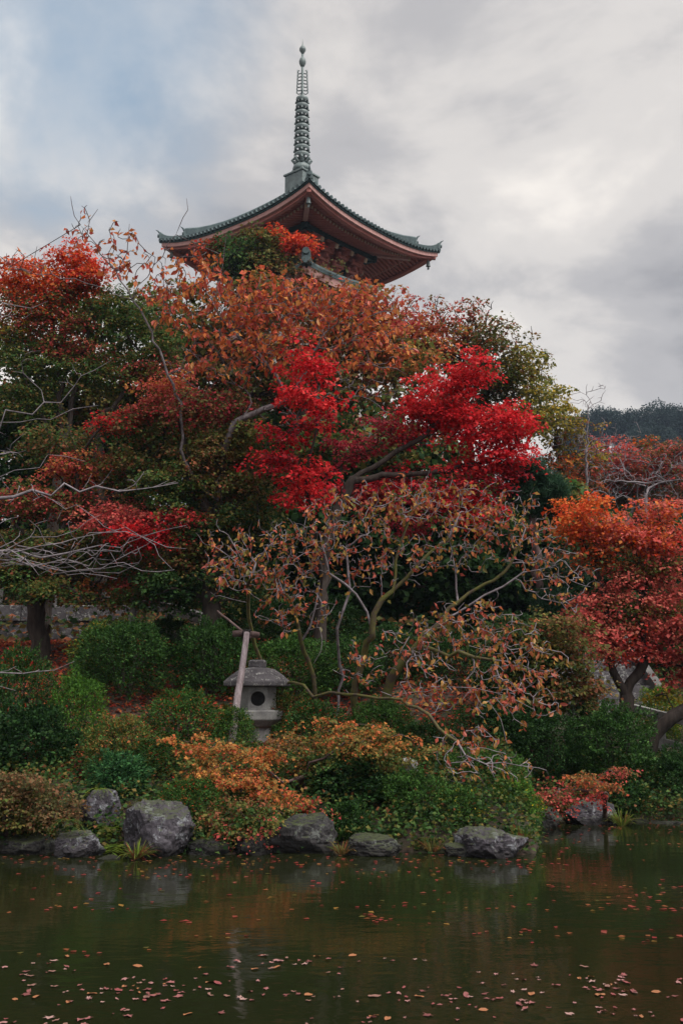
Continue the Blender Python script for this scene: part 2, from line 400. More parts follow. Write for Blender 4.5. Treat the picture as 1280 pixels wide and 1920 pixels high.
    for k, R in enumerate(ROTS):
        for nm, d0, d1, zo, sp in (('flying_rafters', mid - .15, A - .30, -.335, .21), ('base_rafters', wall_half, mid + .12, -.50, .21)):
            mb = MB(); mt_ = MB(); nr = int(2 * d1 / sp)
            for i in range(nr):
                x = -d1 + sp * .5 + i * 2 * d1 / nr
                da = max(d0, abs(x) + .02)
                if da > d1 - .06: continue
                a = und(x / da, da, zo); b_ = und(x / d1, d1, zo)
                mb.beam(R @ a, R @ b_, .095, .11); dd = (b_ - a).normalized(); mt_.beam(R @ (b_ + dd * .002), R @ (b_ + dd * .035), .1, .115)
            tag(mb.build(nm, M['vermilion'], ro), kind='stuff')
            tag(mt_.build('rafter_tips', M['cream'], ro), kind='stuff')
        # corner hip rafter with bronze cap, and wind bell
        a = R @ und(1, wall_half, -.55); b_ = R @ und(1, mid + .1, -.58)
        mb = MB(); mb.beam(a, b_, .22, .26); mb.build('hip_rafter', M['vermilion_pale'], ro)
        b2 = R @ und(1, A - .18, -.40); a2 = R @ und(1, mid - .3, -.42)
        mb = MB(); mb.beam(a2, b2, .20, .22); hr = mb.build('hip_rafter', M['vermilion'], ro)
        d = (b_ - a).normalized(); mb = MB(); mb.beam(b_ - d * .02, b_ + d * .10, .235, .275); mb.build('rafter_cap', M['cream'], ro)
        c = R @ und(1, A - .45, -.62); mb = MB()
        mb.tube([c + Vector((0, 0, .12)), c], .012, 5)
        mb.lathe([(.02, 0), (.07, -.03), (.085, -.12), (.10, -.26), (.115, -.31), (.0, -.29)], 10, c)
        mb.box(c + Vector((0, 0, -.42)), (.12, .012, .12)); mb.build('wind_bell', M['bronze'], ro)
        # wall purlin and bracket sets under the eave
        PO = .88; p0 = und(0, wall_half + PO, -.66)
        mb = MB(); q = wall_half + PO; mb.beam(R @ Vector((-q - .2, -q, p0.z)), R @ Vector((q + .2, -q, p0.z)), .17, .24); mb.build('purlin', M['green_beam'], ro)
        zb = p0.z
        for i, bx in enumerate((-.98, -.34, .34, .98)):
            xx = bx * wall_half; mb = MB(); mc = MB()
            diag = abs(bx) > .9
            outd = Vector((0.72 * np.sign(bx), -0.72, 0)) if False else Vector((0, -1, 0))
            for st in range(3):
                reach = .29 * (st + 1); zz = zb - 1.05 + st * .36
                mb.beam(R @ Vector((xx, -wall_half + .1, zz)), R @ Vector((xx, -wall_half - reach, zz)), .16, .18)
                mb.beam(R @ Vector((xx - .36, -wall_half - reach + .02, zz + .20)), R @ Vector((xx + .36, -wall_half - reach + .02, zz + .20)), .15, .15)
                for e in (-.3, 0, .3): mb.box(R @ Vector((xx + e, -wall_half - reach + .02, zz + .325)), (.18, .18, .11), R, 1.25)
            a = Vector((xx, -wall_half - .3, zb - .05)); e2 = Vector((xx, -wall_half - 1.12, zb - .42))
            mb.beam(R @ a, R @ e2, .15, .20); dd = (e2 - a).normalized()
            mb.build('bracket', M['vermilion'], ro)
            mc.beam(R @ (e2 - dd * .01), R @ (e2 + dd * .07), .165, .215); mc.build('bracket_tip', M['cream'], ro)
    return zb
EA = 4.95
Z3 = CAMZ + 22.2 - BZ; Z2 = Z3 - 5.3; Z1 = Z2 - 5.0
ZTOP = 26.45 - BZ; ZSP = 27.25 - BZ
roof(Z3, EA, ZTOP, .50, 1.65, True)
roof(Z2, EA + .1, Z2 + 1.9, 1.8, 1.95, False)
roof(Z1, EA + .3, Z1 + 1.9, 2.1, 2.3, False)
def storey(z0, z1, hw):
    mb = MB(); mb.box((0, 0, (z0 + z1) / 2), (2 * hw - .1, 2 * hw - .1, z1 - z0)); w = mb.build('wall', M['plaster'], pag)
    for R in ROTS:
        for bx in (-1, -.36, .36):
            mb = MB(); mb.tube([R @ Vector((bx * hw, -hw, z0)), R @ Vector((bx * hw, -hw, z1))], .16, 10); mb.build('column', M['vermilion'], w)
        for zz in (z0 + .25, z1 - .9, z1 - .1):
            mb = MB(); mb.beam(R @ Vector((-hw, -hw - .02, zz)), R @ Vector((hw, -hw - .02, zz)), .22, .2); mb.build('tie_beam', M['vermilion'], w)
        mb = MB(); mb.box(R @ Vector((0, -hw + .02, (z0 + z1) / 2 - .2)), (1.2, .1, z1 - z0 - 1.0), R); mb.build('door', M['vermilion'], w)
        for bx in (-.68, .68):
            mb = MB()
            for k in range(7): mb.box(R @ Vector((bx * hw + (k - 3) * .1, -hw + .03, (z0 + z1) / 2 - .2)), (.05, .08, z1 - z0 - 1.2), R)
            mb.build('window_lattice', M['green_beam'], w)
storey(Z2 + 1.7, Z3 + .15, 1.65); storey(Z1 + 1.7, Z2 + .15, 1.95); storey(.9, Z1 + .15, 2.3)
for zz, hw in ((Z2 + 2.0, 2.2), (Z1 + 2.0, 2.5)):
    mb = MB()
    for R in ROTS:
        for dz in (0, .35, .7): mb.beam(R @ Vector((-hw - .2, -hw, zz + dz)), R @ Vector((hw + .2, -hw, zz + dz)), .09, .09)
        for k in range(5): mb.box(R @ Vector((-hw + k * hw / 2.0, -hw, zz + .33)), (.085, .085, .72), R)
    mb.build('balustrade', M['vermilion'], pag)
mb = MB(); mb.box((0, 0, .45), (8.4, 8.4, .9), None, .98); mb.build('plinth', M['granite'], pag)
# spire: dew basin, bowl, lotus, nine rings, flame plates, balls
mb = MB(); mb.tube([(0, 0, ZSP - .3), (0, 0, ZSP + 7.15)], [.12, .06], 10); sp = mb.build('spire', M['bronze'], pag, True)
mb = MB(); mb.box((0, 0, (ZTOP - .2 + ZSP + .35) / 2), (1.2, 1.2, ZSP - ZTOP + .55)); mb.box((0, 0, ZSP + .40), (1.32, 1.32, .10)); mb.box((0, 0, ZSP + .52), (.86, .86, .36), None, .85); mb.build('dew_basin', M['bronze'], sp, bevel=.02)
T0 = ZSP + .66
mb = MB(); mb.lathe([(.44, 0), (.47, .12), (.42, .28), (.30, .40), (.16, .43)], 20, (0, 0, T0)); mb.build('bowl', M['bronze'], sp, True)
for k in range(8):
    a = 2 * pi * k / 8; mb = MB(); u = Vector((cos(a), sin(a), 0)); c = Vector((0, 0, T0 + .44))
    mb.tube([c + u * .12, c + u * .36 + Vector((0, 0, .02)), c + u * .50 + Vector((0, 0, .16)), c + u * .46 + Vector((0, 0, .26))], [.05, .09, .06, .015], 6); mb.build('petal', M['bronze'], sp)
RZ0 = T0 + .86; RDZ = .385
for k in range(9):
    R0 = .385 - .010 * k; z = RZ0 + k * RDZ; mb = MB()
    n = 24
    prof = [(R0 - .07, -.07), (R0, -.09), (R0 + .02, 0), (R0, .09), (R0 - .07, .07)]
    V = []; F = []
    for r, zz in prof:
        for q in range(n): V.append((r * cos(2 * pi * q / n), r * sin(2 * pi * q / n), z + zz))
    for i in range(5):
        for q in range(n): F.append((i * n + q, i * n + (q + 1) % n, ((i + 1) % 5) * n + (q + 1) % n, ((i + 1) % 5) * n + q))
    mb.add(V, F)
    for q in range(4):
        a = pi / 2 * q + pi / 4 + radians(40); mb.beam((0, 0, z), ((R0 - .03) * cos(a), (R0 - .03) * sin(a), z), .05, .07)
    mb.lathe([(.12, -.15), (.17, -.12), (.17, .12), (.12, .15)], 10, (0, 0, z)); mb.build('ring', M['bronze'], sp)
    for q in range(4):
        a = pi / 2 * q + radians(40); mb = MB(); mb.lathe([(.01, 0), (.04, -.03), (.055, -.12), (.0, -.12)], 6, ((R0 + .01) * cos(a), (R0 + .01) * sin(a), z - .085)); mb.build('ring_bell', M['bronze'], sp)
FZ = RZ0 + 9 * RDZ - .12
for q in range(4):                          # openwork flame plates
    a = pi / 2 * q + radians(40); u = Vector((cos(a), sin(a), 0)); mb = MB()
    for k in range(7):
        z = FZ + .08 + k * .19
        mb.tube([u * .07 + Vector((0, 0, z)), u * .20 + Vector((0, 0, z - .03)), u * (.29 - .010 * k) + Vector((0, 0, z + .06)), u * (.24 - .01 * k) + Vector((0, 0, z + .17)), u * .13 + Vector((0, 0, z + .13))], [.03, .03, .03, .025, .015], 5)
    mb.tube([u * .29 + Vector((0, 0, FZ + .1)), u * .25 + Vector((0, 0, FZ + 1.42))], [.018, .014], 5); mb.build('flame_plate', M['bronze'], sp)
BZ1 = FZ + 1.62
mb = MB(); mb.lathe([(.05, -.08), (.10, 0), (.17, .15), (.18, .26), (.14, .40), (.06, .52)], 14, (0, 0, BZ1)); mb.build('lower_ball', M['bronze'], sp, True)
mb = MB(); mb.lathe([(.05, -.14), (.09, -.04), (.165, .08), (.17, .17), (.12, .28), (.04, .36), (.02, .48), (.006, .74)], 14, (0, 0, BZ1 + .80)); mb.build('jewel', M['bronze'], sp, True)


# small tiled gable hall in front of the pagoda
hall = tag(empty('temple_hall', (float(P(577, 487, 38)[0]), 38, float(hgt(P(577, 487, 38)[0], 38))), radians(-4)), 'small temple hall whose tiled gable peak shows through the leaves below the pagoda', 'hall')
HZ = float(P(577, 500, 38)[2]) - hall.location.z; HW, HD = 2.5, 5.0
def hroof(x): return HZ - .62 * abs(x) + .07 * x * x
for sx in (-1, 1):
    V = []; F = []
    for i in range(9):
        x = sx * HW * i / 8
        for y, dz in ((-.5, 0), (HD, 0), (HD, -.12), (-.5, -.12)): V.append((x, y, hroof(x) + dz))
    for i in range(8):
        for q in range(4): F.append((i * 4 + q, i * 4 + (q + 1) % 4, i * 4 + 4 + (q + 1) % 4, i * 4 + 4 + q))
    F += [(0, 3, 2, 1), (32, 33, 34, 35)]
    mb = MB(); mb.add(V, F); rf = mb.build('roof', M['tile'], hall)
    for k in range(20):
        mb = MB(); y = -.42 + k * .28; mb.tube([(sx * HW * i / 6 * 1.01, y, hroof(HW * i / 6) + .03) for i in range(7)], .08, 7); mb.build('tile_row', M['tile'], rf)
    mb = MB()
    for i in range(8):
        x0, x1 = sx * HW * i / 8, sx * HW * (i + 1) / 8; mb.beam((x0, -.42, hroof(x0) - .28), (x1, -.42, hroof(x1) - .28), .1, .3)
    mb.build('gable_board', M['vermilion_pale'], hall)
mb = MB(); mb.beam((0, -.5, HZ + .16), (0, HD, HZ + .16), .28, .34); mb.build('ridge', M['tile'], hall)
mb = MB(); mb.box((0, -.55, HZ + .14), (.42, .12, .55), None, .7); mb.tube([(0, -.6, HZ + .02), (0, -.7, HZ + .02)], .15, 12); mb.tube([(0, -.6, HZ + .36), (0, -.7, HZ + .36)], .13, 12); mb.build('ridge_ornament', M['tile'], hall)
mb = MB(); mb.box((0, HD / 2, (HZ - 1.5) / 2), (2 * HW - 1.4, HD - .8, HZ - 1.5)); mb.build('wall', M['plaster'], hall)
mb = MB(); mb.add([(-HW * .72, .35, HZ - 1.5), (HW * .72, .35, HZ - 1.5), (0, .35, HZ - .3), (-HW * .72, .5, HZ - 1.5), (HW * .72, .5, HZ - 1.5), (0, .5, HZ - .3)], [(0, 1, 2), (5, 4, 3), (0, 3, 4, 1), (1, 4, 5, 2), (2, 5, 3, 0)]); mb.build('gable', M['plaster'], hall)
for x in (-HW + .75, -.7, .7, HW - .75):
    mb = MB(); mb.tube([(x, .3, 0), (x, .3, HZ - 1.45)], .14, 10); mb.build('column', M['vermilion'], hall)

# ------------------------------------------------------------------ stone lantern, tree props, railings, stairs
def lantern():
    c = P(482, 1288, 17.0); zc = c[2]
    r0 = tag(empty('stone_lantern', (c[0], 17.0, .88), radians(8)), 'weathered grey stone lantern with lichen covered cap among the bushes', 'lantern')
    B = zc - .88
    hexr = lambda w: w / 2 / cos(pi / 6) * .93
    def hexpart(name, prof, matn, bev=.012, n=6):
        mb = MB(); mb.lathe(prof, n, (0, 0, B), pi / 6 * 0 ); return mb.build(name, M[matn], r0, bevel=bev)
    hexpart('pillar', [(.235, -B - .3), (.225, -.62)], 'granite', .015, 12)
    hexpart('platform', [(.22, -.64), (.30, -.60), (.40, -.50), (.41, -.37), (.36, -.358)], 'granite')
    # light chamber: six panels, round opening only in front, back closed to darken the inside
    h0, h1, ra = -.360, -.002, .30
    for k in range(6):
        a0, a1 = pi / 3 * k, pi / 3 * (k + 1)
        p0 = Vector((ra * cos(a0), ra * sin(a0), 0)); p1 = Vector((ra * cos(a1), ra * sin(a1), 0))
        mb = MB(); nrm = ((p0 + p1) / 2).normalized(); inn = -nrm * .055
        if k == 4:
            n = 24; u = (p1 - p0) * .5; c0 = (p0 + p1) / 2 + Vector((0, 0, B + (h0 + h1) / 2)); w = Vector((0, 0, (h1 - h0) / 2)); rr = .112
            V = []; F = []
            for off in (Vector((0, 0, 0)), inn):
                for q in range(n):
                    a = 2 * pi * q / n + pi / 4; ca, sa = cos(a), sin(a); m_ = max(abs(ca), abs(sa))
                    V.append(c0 + off + u * (ca / m_) * (1 if not off.length else .82) + w * (sa / m_))
                for q in range(n):
                    a = 2 * pi * q / n + pi / 4; V.append(c0 + off + u.normalized() * rr * cos(a) + Vector((0, 0, rr * sin(a))))
            for q in range(n):
                q2 = (q + 1) % n
                F += [(q, q2, n + q2, n + q), (3 * n + q, 3 * n + q2, 2 * n + q2, 2 * n + q), (n + q, n + q2, 3 * n + q2, 3 * n + q), (2 * n + q, 2 * n + q2, q2, q)]
            mb.add(V, F)
        else:
            q0 = p0 * .82; q1 = p1 * .82
            mb.add([p + Vector((0, 0, B + z)) for z in (h0, h1) for p in (p0, p1, q1, q0)], [(3, 2, 1, 0), (4, 5, 6, 7), (0, 1, 5, 4), (1, 2, 6, 5), (2, 3, 7, 6), (3, 0, 4, 7)])
        mb.build('chamber_panel', M['granite'], r0)
    hexpart('cap', [(.40, .0), (.525, .012), (.53, .085), (.41, .185), (.28, .275), (.155, .30)], 'granite_dark', .014)
    hexpart('finial', [(.125, .295), (.14, .31), (.142, .40), (.12, .42)], 'granite_dark', .01, 14)
lantern()

def prop():
    r0 = tag(empty('tree_prop', tuple(P(437, 1372, 16.2))), 'weathered timber prop with tied crossbar leaning in front of the stone lantern', 'prop')
    o = Vector(r0.location)
    def part(name, a, b, r1, r2, m):
        a = Vector(a) - o; b = Vector(b) - o; pts = [a.lerp(b, k / 6) + Vector((random.uniform(-1, 1), 0, random.uniform(-1, 1))) * .006 for k in range(7)]
        mb = MB(); mb.tube(pts, np.linspace(r1, r2, 7), 10); return mb.build(name, M[m], r0, True)
    f0, f1 = Vector(P(436, 1378, 16.15)), Vector(P(463, 1186, 16.75)); k0 = (f0.z - float(hgt(f0.x, f0.y)) + .1) / (f1.z - f0.z)
    part('leaning_pole', f0 - (f1 - f0) * k0, f1, .062, .046, 'pole')
    part('leaning_pole', P(408, 1146, 18.0), P(470, 1196, 16.8), .018, .022, 'bark_brown')
    part('crossbar', P(437, 1188, 16.82), P(485, 1191, 16.95), .052, .052, 'bark_brown')
    for k in range(5):
        c = Vector(P(456 + k * 3.2, 1189, 16.86)) - o; mb = MB()
        mb.tube([c + Vector((0.008 * sin(q), .075 * cos(q), .075 * sin(q))) for q in np.linspace(0, 2 * pi, 13)], .011, 5); mb.build('rope', M['rope'], r0)
prop()

def rail(name, label, pts, post_h, rail_h, rail_w, m, group=None, mids=()):
    """stone railing along 3D points: square posts, rails on top"""
    r0 = tag(empty(name, tuple(pts[0])), label, 'railing', group); o = Vector(pts[0])
    for i, p in enumerate(pts):
        p = Vector(p) - o; mb = MB(); mb.box(p + Vector((0, 0, -post_h / 2 + .02)), (.17, .17, post_h)); mb.build('post', M[m], r0, bevel=.015)
    for a, b in zip(pts[:-1], pts[1:]):
        a = Vector(a) - o; b = Vector(b) - o; d = (b - a).normalized() * .005
        mb = MB(); mb.beam(a + Vector((0, 0, rail_h / 2 + .022)) + d, b + Vector((0, 0, rail_h / 2 + .022)) - d, rail_w, rail_h); mb.build('rail', M[m], r0, bevel=.012)
        for z in mids:
            mb = MB(); mb.beam(a + Vector((0, 0, z)), b + Vector((0, 0, z)), rail_w * .6, rail_h * .8); mb.build('rail', M[m], r0, bevel=.01)
    return r0
rail('stone_railing', 'grey stone railing sloping down behind the azalea bushes', [P(250, 1138, 24.2), P(318, 1152, 23.4), P(382, 1172, 22.6)], .9, .22, .2, 'granite_mid', None, (-.45,))
rail('stone_railing', 'low pale stone railing descending beside the forked tree trunk', [P(1165, 1332, 20.6), P(1235, 1350, 20.2), P(1330, 1374, 19.7)], .7, .15, .2, 'granite', None, (-.38,))
# retaining wall by the path, laid of long slabs
w0 = tag(empty('retaining_wall', tuple(P(100, 1190, 24.4))), 'long grey stone retaining wall along the upper path', 'wall'); o = Vector(w0.location)
xa, xb = P(-160, 1150, 24.4)[0], P(248, 1150, 24.4)[0]
ztop = P(100, 1136, 24.4)[2]
for ci, (zt, hh, n) in enumerate(((ztop, .36, 4), (ztop - .366, .40, 5), (ztop - .772, .40, 4))):
    e = np.linspace(xa, xb, n + 1) + (0 if ci % 2 == 0 else 0)
    for a, b_ in zip(e[:-1], e[1:]):
        mb = MB(); mb.box(Vector(((a + b_) / 2, 24.4 + (0 if ci == 0 else .05), zt - hh / 2)) - o, (b_ - a - .012, .36, hh)); mb.build('stone_slab', M['granite_dark'], w0, bevel=.015)
for k in range(4):
    p = Vector((xa + (xb - xa) * (k + .5) / 4, 24.45, ztop + .22)) - o; mb = MB(); mb.box(p, (.2, .2, .44)); mb.build('wall_post', M['granite_mid'], w0, bevel=.02)
# stairs at the right
st = tag(empty('stone_stairs', tuple(P(1130, 1310, 24.0))), 'dark stone steps climbing the slope behind the forked maple', 'stairs'); o = Vector(st.location)
b0 = Vector(P(1140, 1312, 24.0))
for k in range(-2, 13):
    mb = MB(); mb.box(b0 + Vector((0, k * .34, .08 + k * .155)) - o, (2.0, .36, .15)); mb.build('step', M['granite_dark'], st, bevel=.01)
for sx in (-1.06, 1.06):
    mb = MB(); mb.beam(b0 + Vector((sx, -.3, .14)) - o, b0 + Vector((sx, 4.2, 2.2)) - o, .16, .3); mb.build('stair_kerb', M['granite_mid'], st)
# ------------------------------------------------------------------ vegetation helpers
PAL = {
 'crimson': [((.62, .022, .03), 5), ((.48, .015, .025), 3), ((.66, .05, .045), 3)],
 'wine':    [((.30, .025, .04), 4), ((.40, .035, .05), 4), ((.18, .03, .03), 2)],
 'scarlet': [((.62, .07, .025), 4), ((.52, .03, .025), 3), ((.62, .14, .035), 3)],
 'orange':  [((.64, .13, .025), 4), ((.60, .08, .025), 4), ((.60, .20, .05), 2)],
 'dullor':  [((.46, .16, .05), 4), ((.50, .10, .05), 4), ((.34, .18, .06), 2), ((.5, .25, .06), 2)],
 'pinkred': [((.52, .085, .075), 4), ((.42, .06, .06), 4), ((.54, .15, .10), 3)],
 'rose':    [((.60, .12, .10), 4), ((.52, .09, .08), 4), ((.60, .19, .13), 3), ((.40, .12, .07), 1)],
 'brown':   [((.20, .09, .04), 4), ((.14, .11, .04), 4), ((.30, .10, .05), 3), ((.10, .11, .035), 4)],
 'olive':   [((.14, .135, .035), 5), ((.09, .125, .03), 4), ((.20, .14, .04), 2), ((.20, .08, .035), 1)],
 'green':   [((.055, .12, .03), 5), ((.04, .09, .024), 4), ((.09, .15, .04), 2)],
 'dkgreen': [((.03, .07, .022), 5), ((.022, .055, .018), 4), ((.05, .10, .028), 2)],
 'yellow':  [((.42, .28, .03), 4), ((.28, .24, .04), 4), ((.16, .18, .03), 3)],
 'pine':    [((.035, .085, .045), 4), ((.05, .11, .06), 3), ((.02, .05, .03), 3)],
 'cherry':  [((.46, .15, .06), 4), ((.42, .09, .06), 4), ((.44, .24, .06), 3), ((.18, .16, .04), 2)],
 'cherryor':[((.58, .17, .05), 5), ((.52, .10, .05), 4), ((.60, .26, .07), 2), ((.44, .08, .06), 3)],
 'floor':   [((.42, .06, .035), 4), ((.50, .16, .06), 3), ((.24, .05, .03), 4), ((.14, .06, .035), 2)],
 'lace':    [((.48, .19, .05), 4), ((.50, .13, .045), 3), ((.32, .18, .05), 4), ((.16, .14, .04), 4)],
 'dusty':   [((.17, .11, .05), 4), ((.22, .10, .05), 3), ((.09, .09, .035), 4)],
 'far':     [((.022, .04, .036), 4), ((.032, .055, .048), 3), ((.014, .028, .028), 3)],
}
def pick(pal, n, local=None):
    """n colours of a palette (mixture of keys allowed: 'a+b')"""
    ents = []
    for k in pal.split('+'): ents += PAL[k]
    c = np.array([e[0] for e in ents]); w = np.array([e[1] for e in ents], float); w /= w.sum()
    i = rng.choice(len(c), n, p=w)
    return c[i] * rng.uniform(.72, 1.25, (n, 1))
def unit(v): return v / (np.linalg.norm(v, axis=-1, keepdims=True) + 1e-9)
class Leaves:
    def __init__(s): s.c = []; s.a = []; s.n = []; s.L = []; s.W = []; s.col = []
    def add(s, c, a, n, Ln, W, col):
        s.c.append(c); s.a.append(a); s.n.append(n); s.L.append(Ln); s.W.append(W); s.col.append(col)
    def count(s): return sum(len(c) for c in s.c)
    def arrays(s): return [np.concatenate(x) for x in (s.c, s.a, s.n, s.L, s.W, s.col)]
    def mesh(s, name, m, bend=.12, off=(0, 0, 0)):
        c, a, n, Ln, W, col = s.arrays(); c = c - np.array(off)
        a = unit(a); n = unit(n - (n * a).sum(1, keepdims=True) * a); b = np.cross(n, a)
        Ln = Ln[:, None]; W = W[:, None]
        V = np.stack([c, c + a * Ln * .45 + b * W * .5 + n * bend * W, c + a * Ln - n * bend * Ln * .6, c + a * Ln * .45 - b * W * .5 + n * bend * W], 1)
        F = np.arange(len(c) * 4).reshape(-1, 4)
        return mesh_np(name, V.reshape(-1, 3), F, m, np.repeat(col, 4, 0))
def spline(pts, step=.2):
    p = np.array(pts, float); 
    if len(p) == 2: return np.linspace(p[0], p[1], max(3, int(np.linalg.norm(p[1] - p[0]) / step)))
    q = np.vstack([2 * p[0] - p[1], p, 2 * p[-1] - p[-2]]); out = []
    for i in range(1, len(q) - 2):
        n = max(2, int(np.linalg.norm(q[i + 1] - q[i]) / step)); t = np.linspace(0, 1, n, endpoint=False)[:, None]
        a, b, c, d = q[i - 1], q[i], q[i + 1], q[i + 2]
        out.append(.5 * (2 * b + (c - a) * t + (2 * a - 5 * b + 4 * c - d) * t ** 2 + (3 * b - a - 3 * c + d) * t ** 3))
    out.append(p[-1:]); return np.concatenate(out)
class Skel:
    def __init__(s): s.p = np.zeros((0, 3)); s.par = np.zeros(0, int); s.pl = np.zeros(0); s.tips = []
    def _append(s, pts, parent):
        pts = np.asarray(pts); n0 = len(s.p); n = len(pts)
        if n == 0: return
        prev = s.p[parent] if parent >= 0 else pts[0]
        d = np.linalg.norm(np.diff(np.vstack([prev, pts]), axis=0), axis=1)
        pl0 = s.pl[parent] if parent >= 0 else 0
        s.p = np.vstack([s.p, pts]); s.par = np.concatenate([s.par, [parent], np.arange(n0, n0 + n - 1)]).astype(int)
        s.pl = np.concatenate([s.pl, pl0 + np.cumsum(d)])
    def limb(s, pts, wig=.028, step=.2, root=False):
        q = spline(pts, step); q[1:-1] += rng.normal(0, wig, q[1:-1].shape)
        if len(s.p) == 0 or root: s._append(q, -1)
        else:
            k = int(np.argmin(np.linalg.norm(s.p - q[0], axis=1))); s._append(q[1:] if np.linalg.norm(s.p[k] - q[0]) < .25 else q, k)
        s.tips.append(len(s.p) - 1)
    def reach(s, targets, wp=.12, seg=.22, wig=.1, lift=.1, minpl=0.0):
        root = s.p[0]; order = np.argsort(np.linalg.norm(targets - root, axis=1))
        for t in targets[order]:
            d = np.linalg.norm(s.p - t, axis=1); cost = d + wp * s.pl + np.where(s.pl < minpl, 3.0, 0)
            k = int(np.argmin(cost)); a = s.p[k]; ln = d[k]
            if ln < .06: s.tips.append(k); continue
            pd = unit(s.p[k] - s.p[s.par[k]]) if s.par[k] >= 0 else np.array((0, 0, 1.))
            n = max(2, int(ln / seg)); u = np.linspace(0, 1, n + 1)[1:, None]
            m = a + pd * ln * .32 + (t - a) * .28 + np.array((0, 0, lift * ln)) + rng.normal(0, wig * ln, 3)
            q = (1 - u) ** 2 * a + 2 * u * (1 - u) * m + u ** 2 * t
            q[:-1] += rng.normal(0, wig * .12 * min(ln, 1.5), q[:-1].shape)
            s._append(q, k); s.tips.append(len(s.p) - 1)
    def mesh(s, name, m, r_trunk, r_min, expo=.66, off=(0, 0, 0), flare=1.0, moss=None):
        n = len(s.p); cnt = np.zeros(n); kids = [[] for _ in range(n)]
        for i in range(n):
            if s.par[i] >= 0: kids[s.par[i]].append(i)
        for i in range(n - 1, -1, -1):
            if not kids[i]: cnt[i] = 1
            if s.par[i] >= 0: cnt[s.par[i]] += cnt[i]
        r = np.maximum(r_min, r_trunk * (cnt / cnt[s.par < 0].max()) ** expo)
        s.r = r
        hh = s.p[:, 2] - s.p[0, 2]; r = r * (1 + (flare - 1) * np.exp(-hh / .25) * (cnt > .5 * cnt[0]))
        Vs = []; Fs = []; b = 0; mi = []
        starts = [(int(i), -1) for i in np.where(s.par < 0)[0]]
        while starts:
            i, pr = starts.pop(); ch = [pr] if pr >= 0 else []; ch.append(i)
            while kids[ch[-1]]:
                ks = sorted(kids[ch[-1]], key=lambda k: -cnt[k]); 
                for k in ks[1:]: starts.append((k, ch[-1]))
                ch.append(ks[0])
            if len(ch) < 2: continue
            rr = r[ch].copy()
            if pr >= 0: rr[0] = min(rr[0], rr[1] * 1.25)
            rr[-1] *= .5
            sides = 9 if rr.max() > .09 else 6 if rr.max() > .03 else 4 if rr.max() > .010 else 3
            V, F = tube_np(s.p[ch], rr, sides); Vs.append(V); Fs.append(F + b); b += len(V); mi.append(np.repeat((rr[:-1] > (moss or 9)).astype(np.int32), sides))
        me = mesh_np(name, np.concatenate(Vs) - np.array(off), np.concatenate(Fs), m, smooth=True)
        if moss: me.materials.append(M['bark_moss']); me.polygons.foreach_set('material_index', np.concatenate(mi))
        return me
def blob(px, py, rx, ry, Y, n, depth=None):
    """n points filling an ellipsoid seen at (px,py) with pixel radii rx, ry at distance Y"""
    c = P(px, py, Y); k = Y / FPX
    d = unit(rng.normal(size=(n, 3))) * (rng.random((n, 1)) ** .5) * np.where(rng.random((n, 1)) < .16, rng.uniform(1.1, 1.7, (n, 1)), 1.12)
    return c + d * np.array((rx * k, (depth if depth else max(.35, min(rx, ry) * k * 1.1)), ry * k))
def maple_spray(lv, t, pal, R, n, Ls, flat=.5):
    """flat sprays of small leaves around every point t"""
    m = len(t); c0 = np.repeat(t, n, 0); N_ = m * n
    tiltv = np.repeat(rng.normal(0, .22, (m, 2)), n, 0)
    rr = R * np.repeat(rng.uniform(.65, 1.3, m), n) * np.sqrt(rng.random(N_)); a = rng.random(N_) * 2 * pi
    dx, dy = rr * np.cos(a), rr * np.sin(a)
    c = c0 + np.stack([dx, dy, tiltv[:, 0] * dx + tiltv[:, 1] * dy - rr ** 2 * .35 / R + rng.normal(0, R * .11, N_)], -1)
    ax = np.stack([np.cos(a), np.sin(a), rng.normal(-.45, .5, N_)], -1) + rng.normal(0, .5, (N_, 3))
    nm = np.stack([rng.normal(0, flat, N_), rng.normal(0, flat, N_) - .25, np.ones(N_)], -1)
    base = np.repeat(pick(pal, m), n, 0); col = np.where(rng.random((N_, 1)) < .35, base, pick(pal, N_)) * rng.uniform(.85, 1.15, (N_, 1))
    Ln = Ls * np.clip(rng.lognormal(0, .32, N_), .4, 2.0); lv.add(c, ax, nm, Ln, Ln * rng.uniform(.75, 1.0, N_), col)
def base_of(trunk): return (float(trunk[0][0]), float(trunk[0][1]), float(trunk[0][2]))
def TP(lst, Y=None):
    """trunk/limb points from (px,py,Y) triples"""
    return [P(*q) if len(q) == 3 else P(q[0], q[1], Y) for q in lst]
NSPRAY = 60; NLEAF = 74
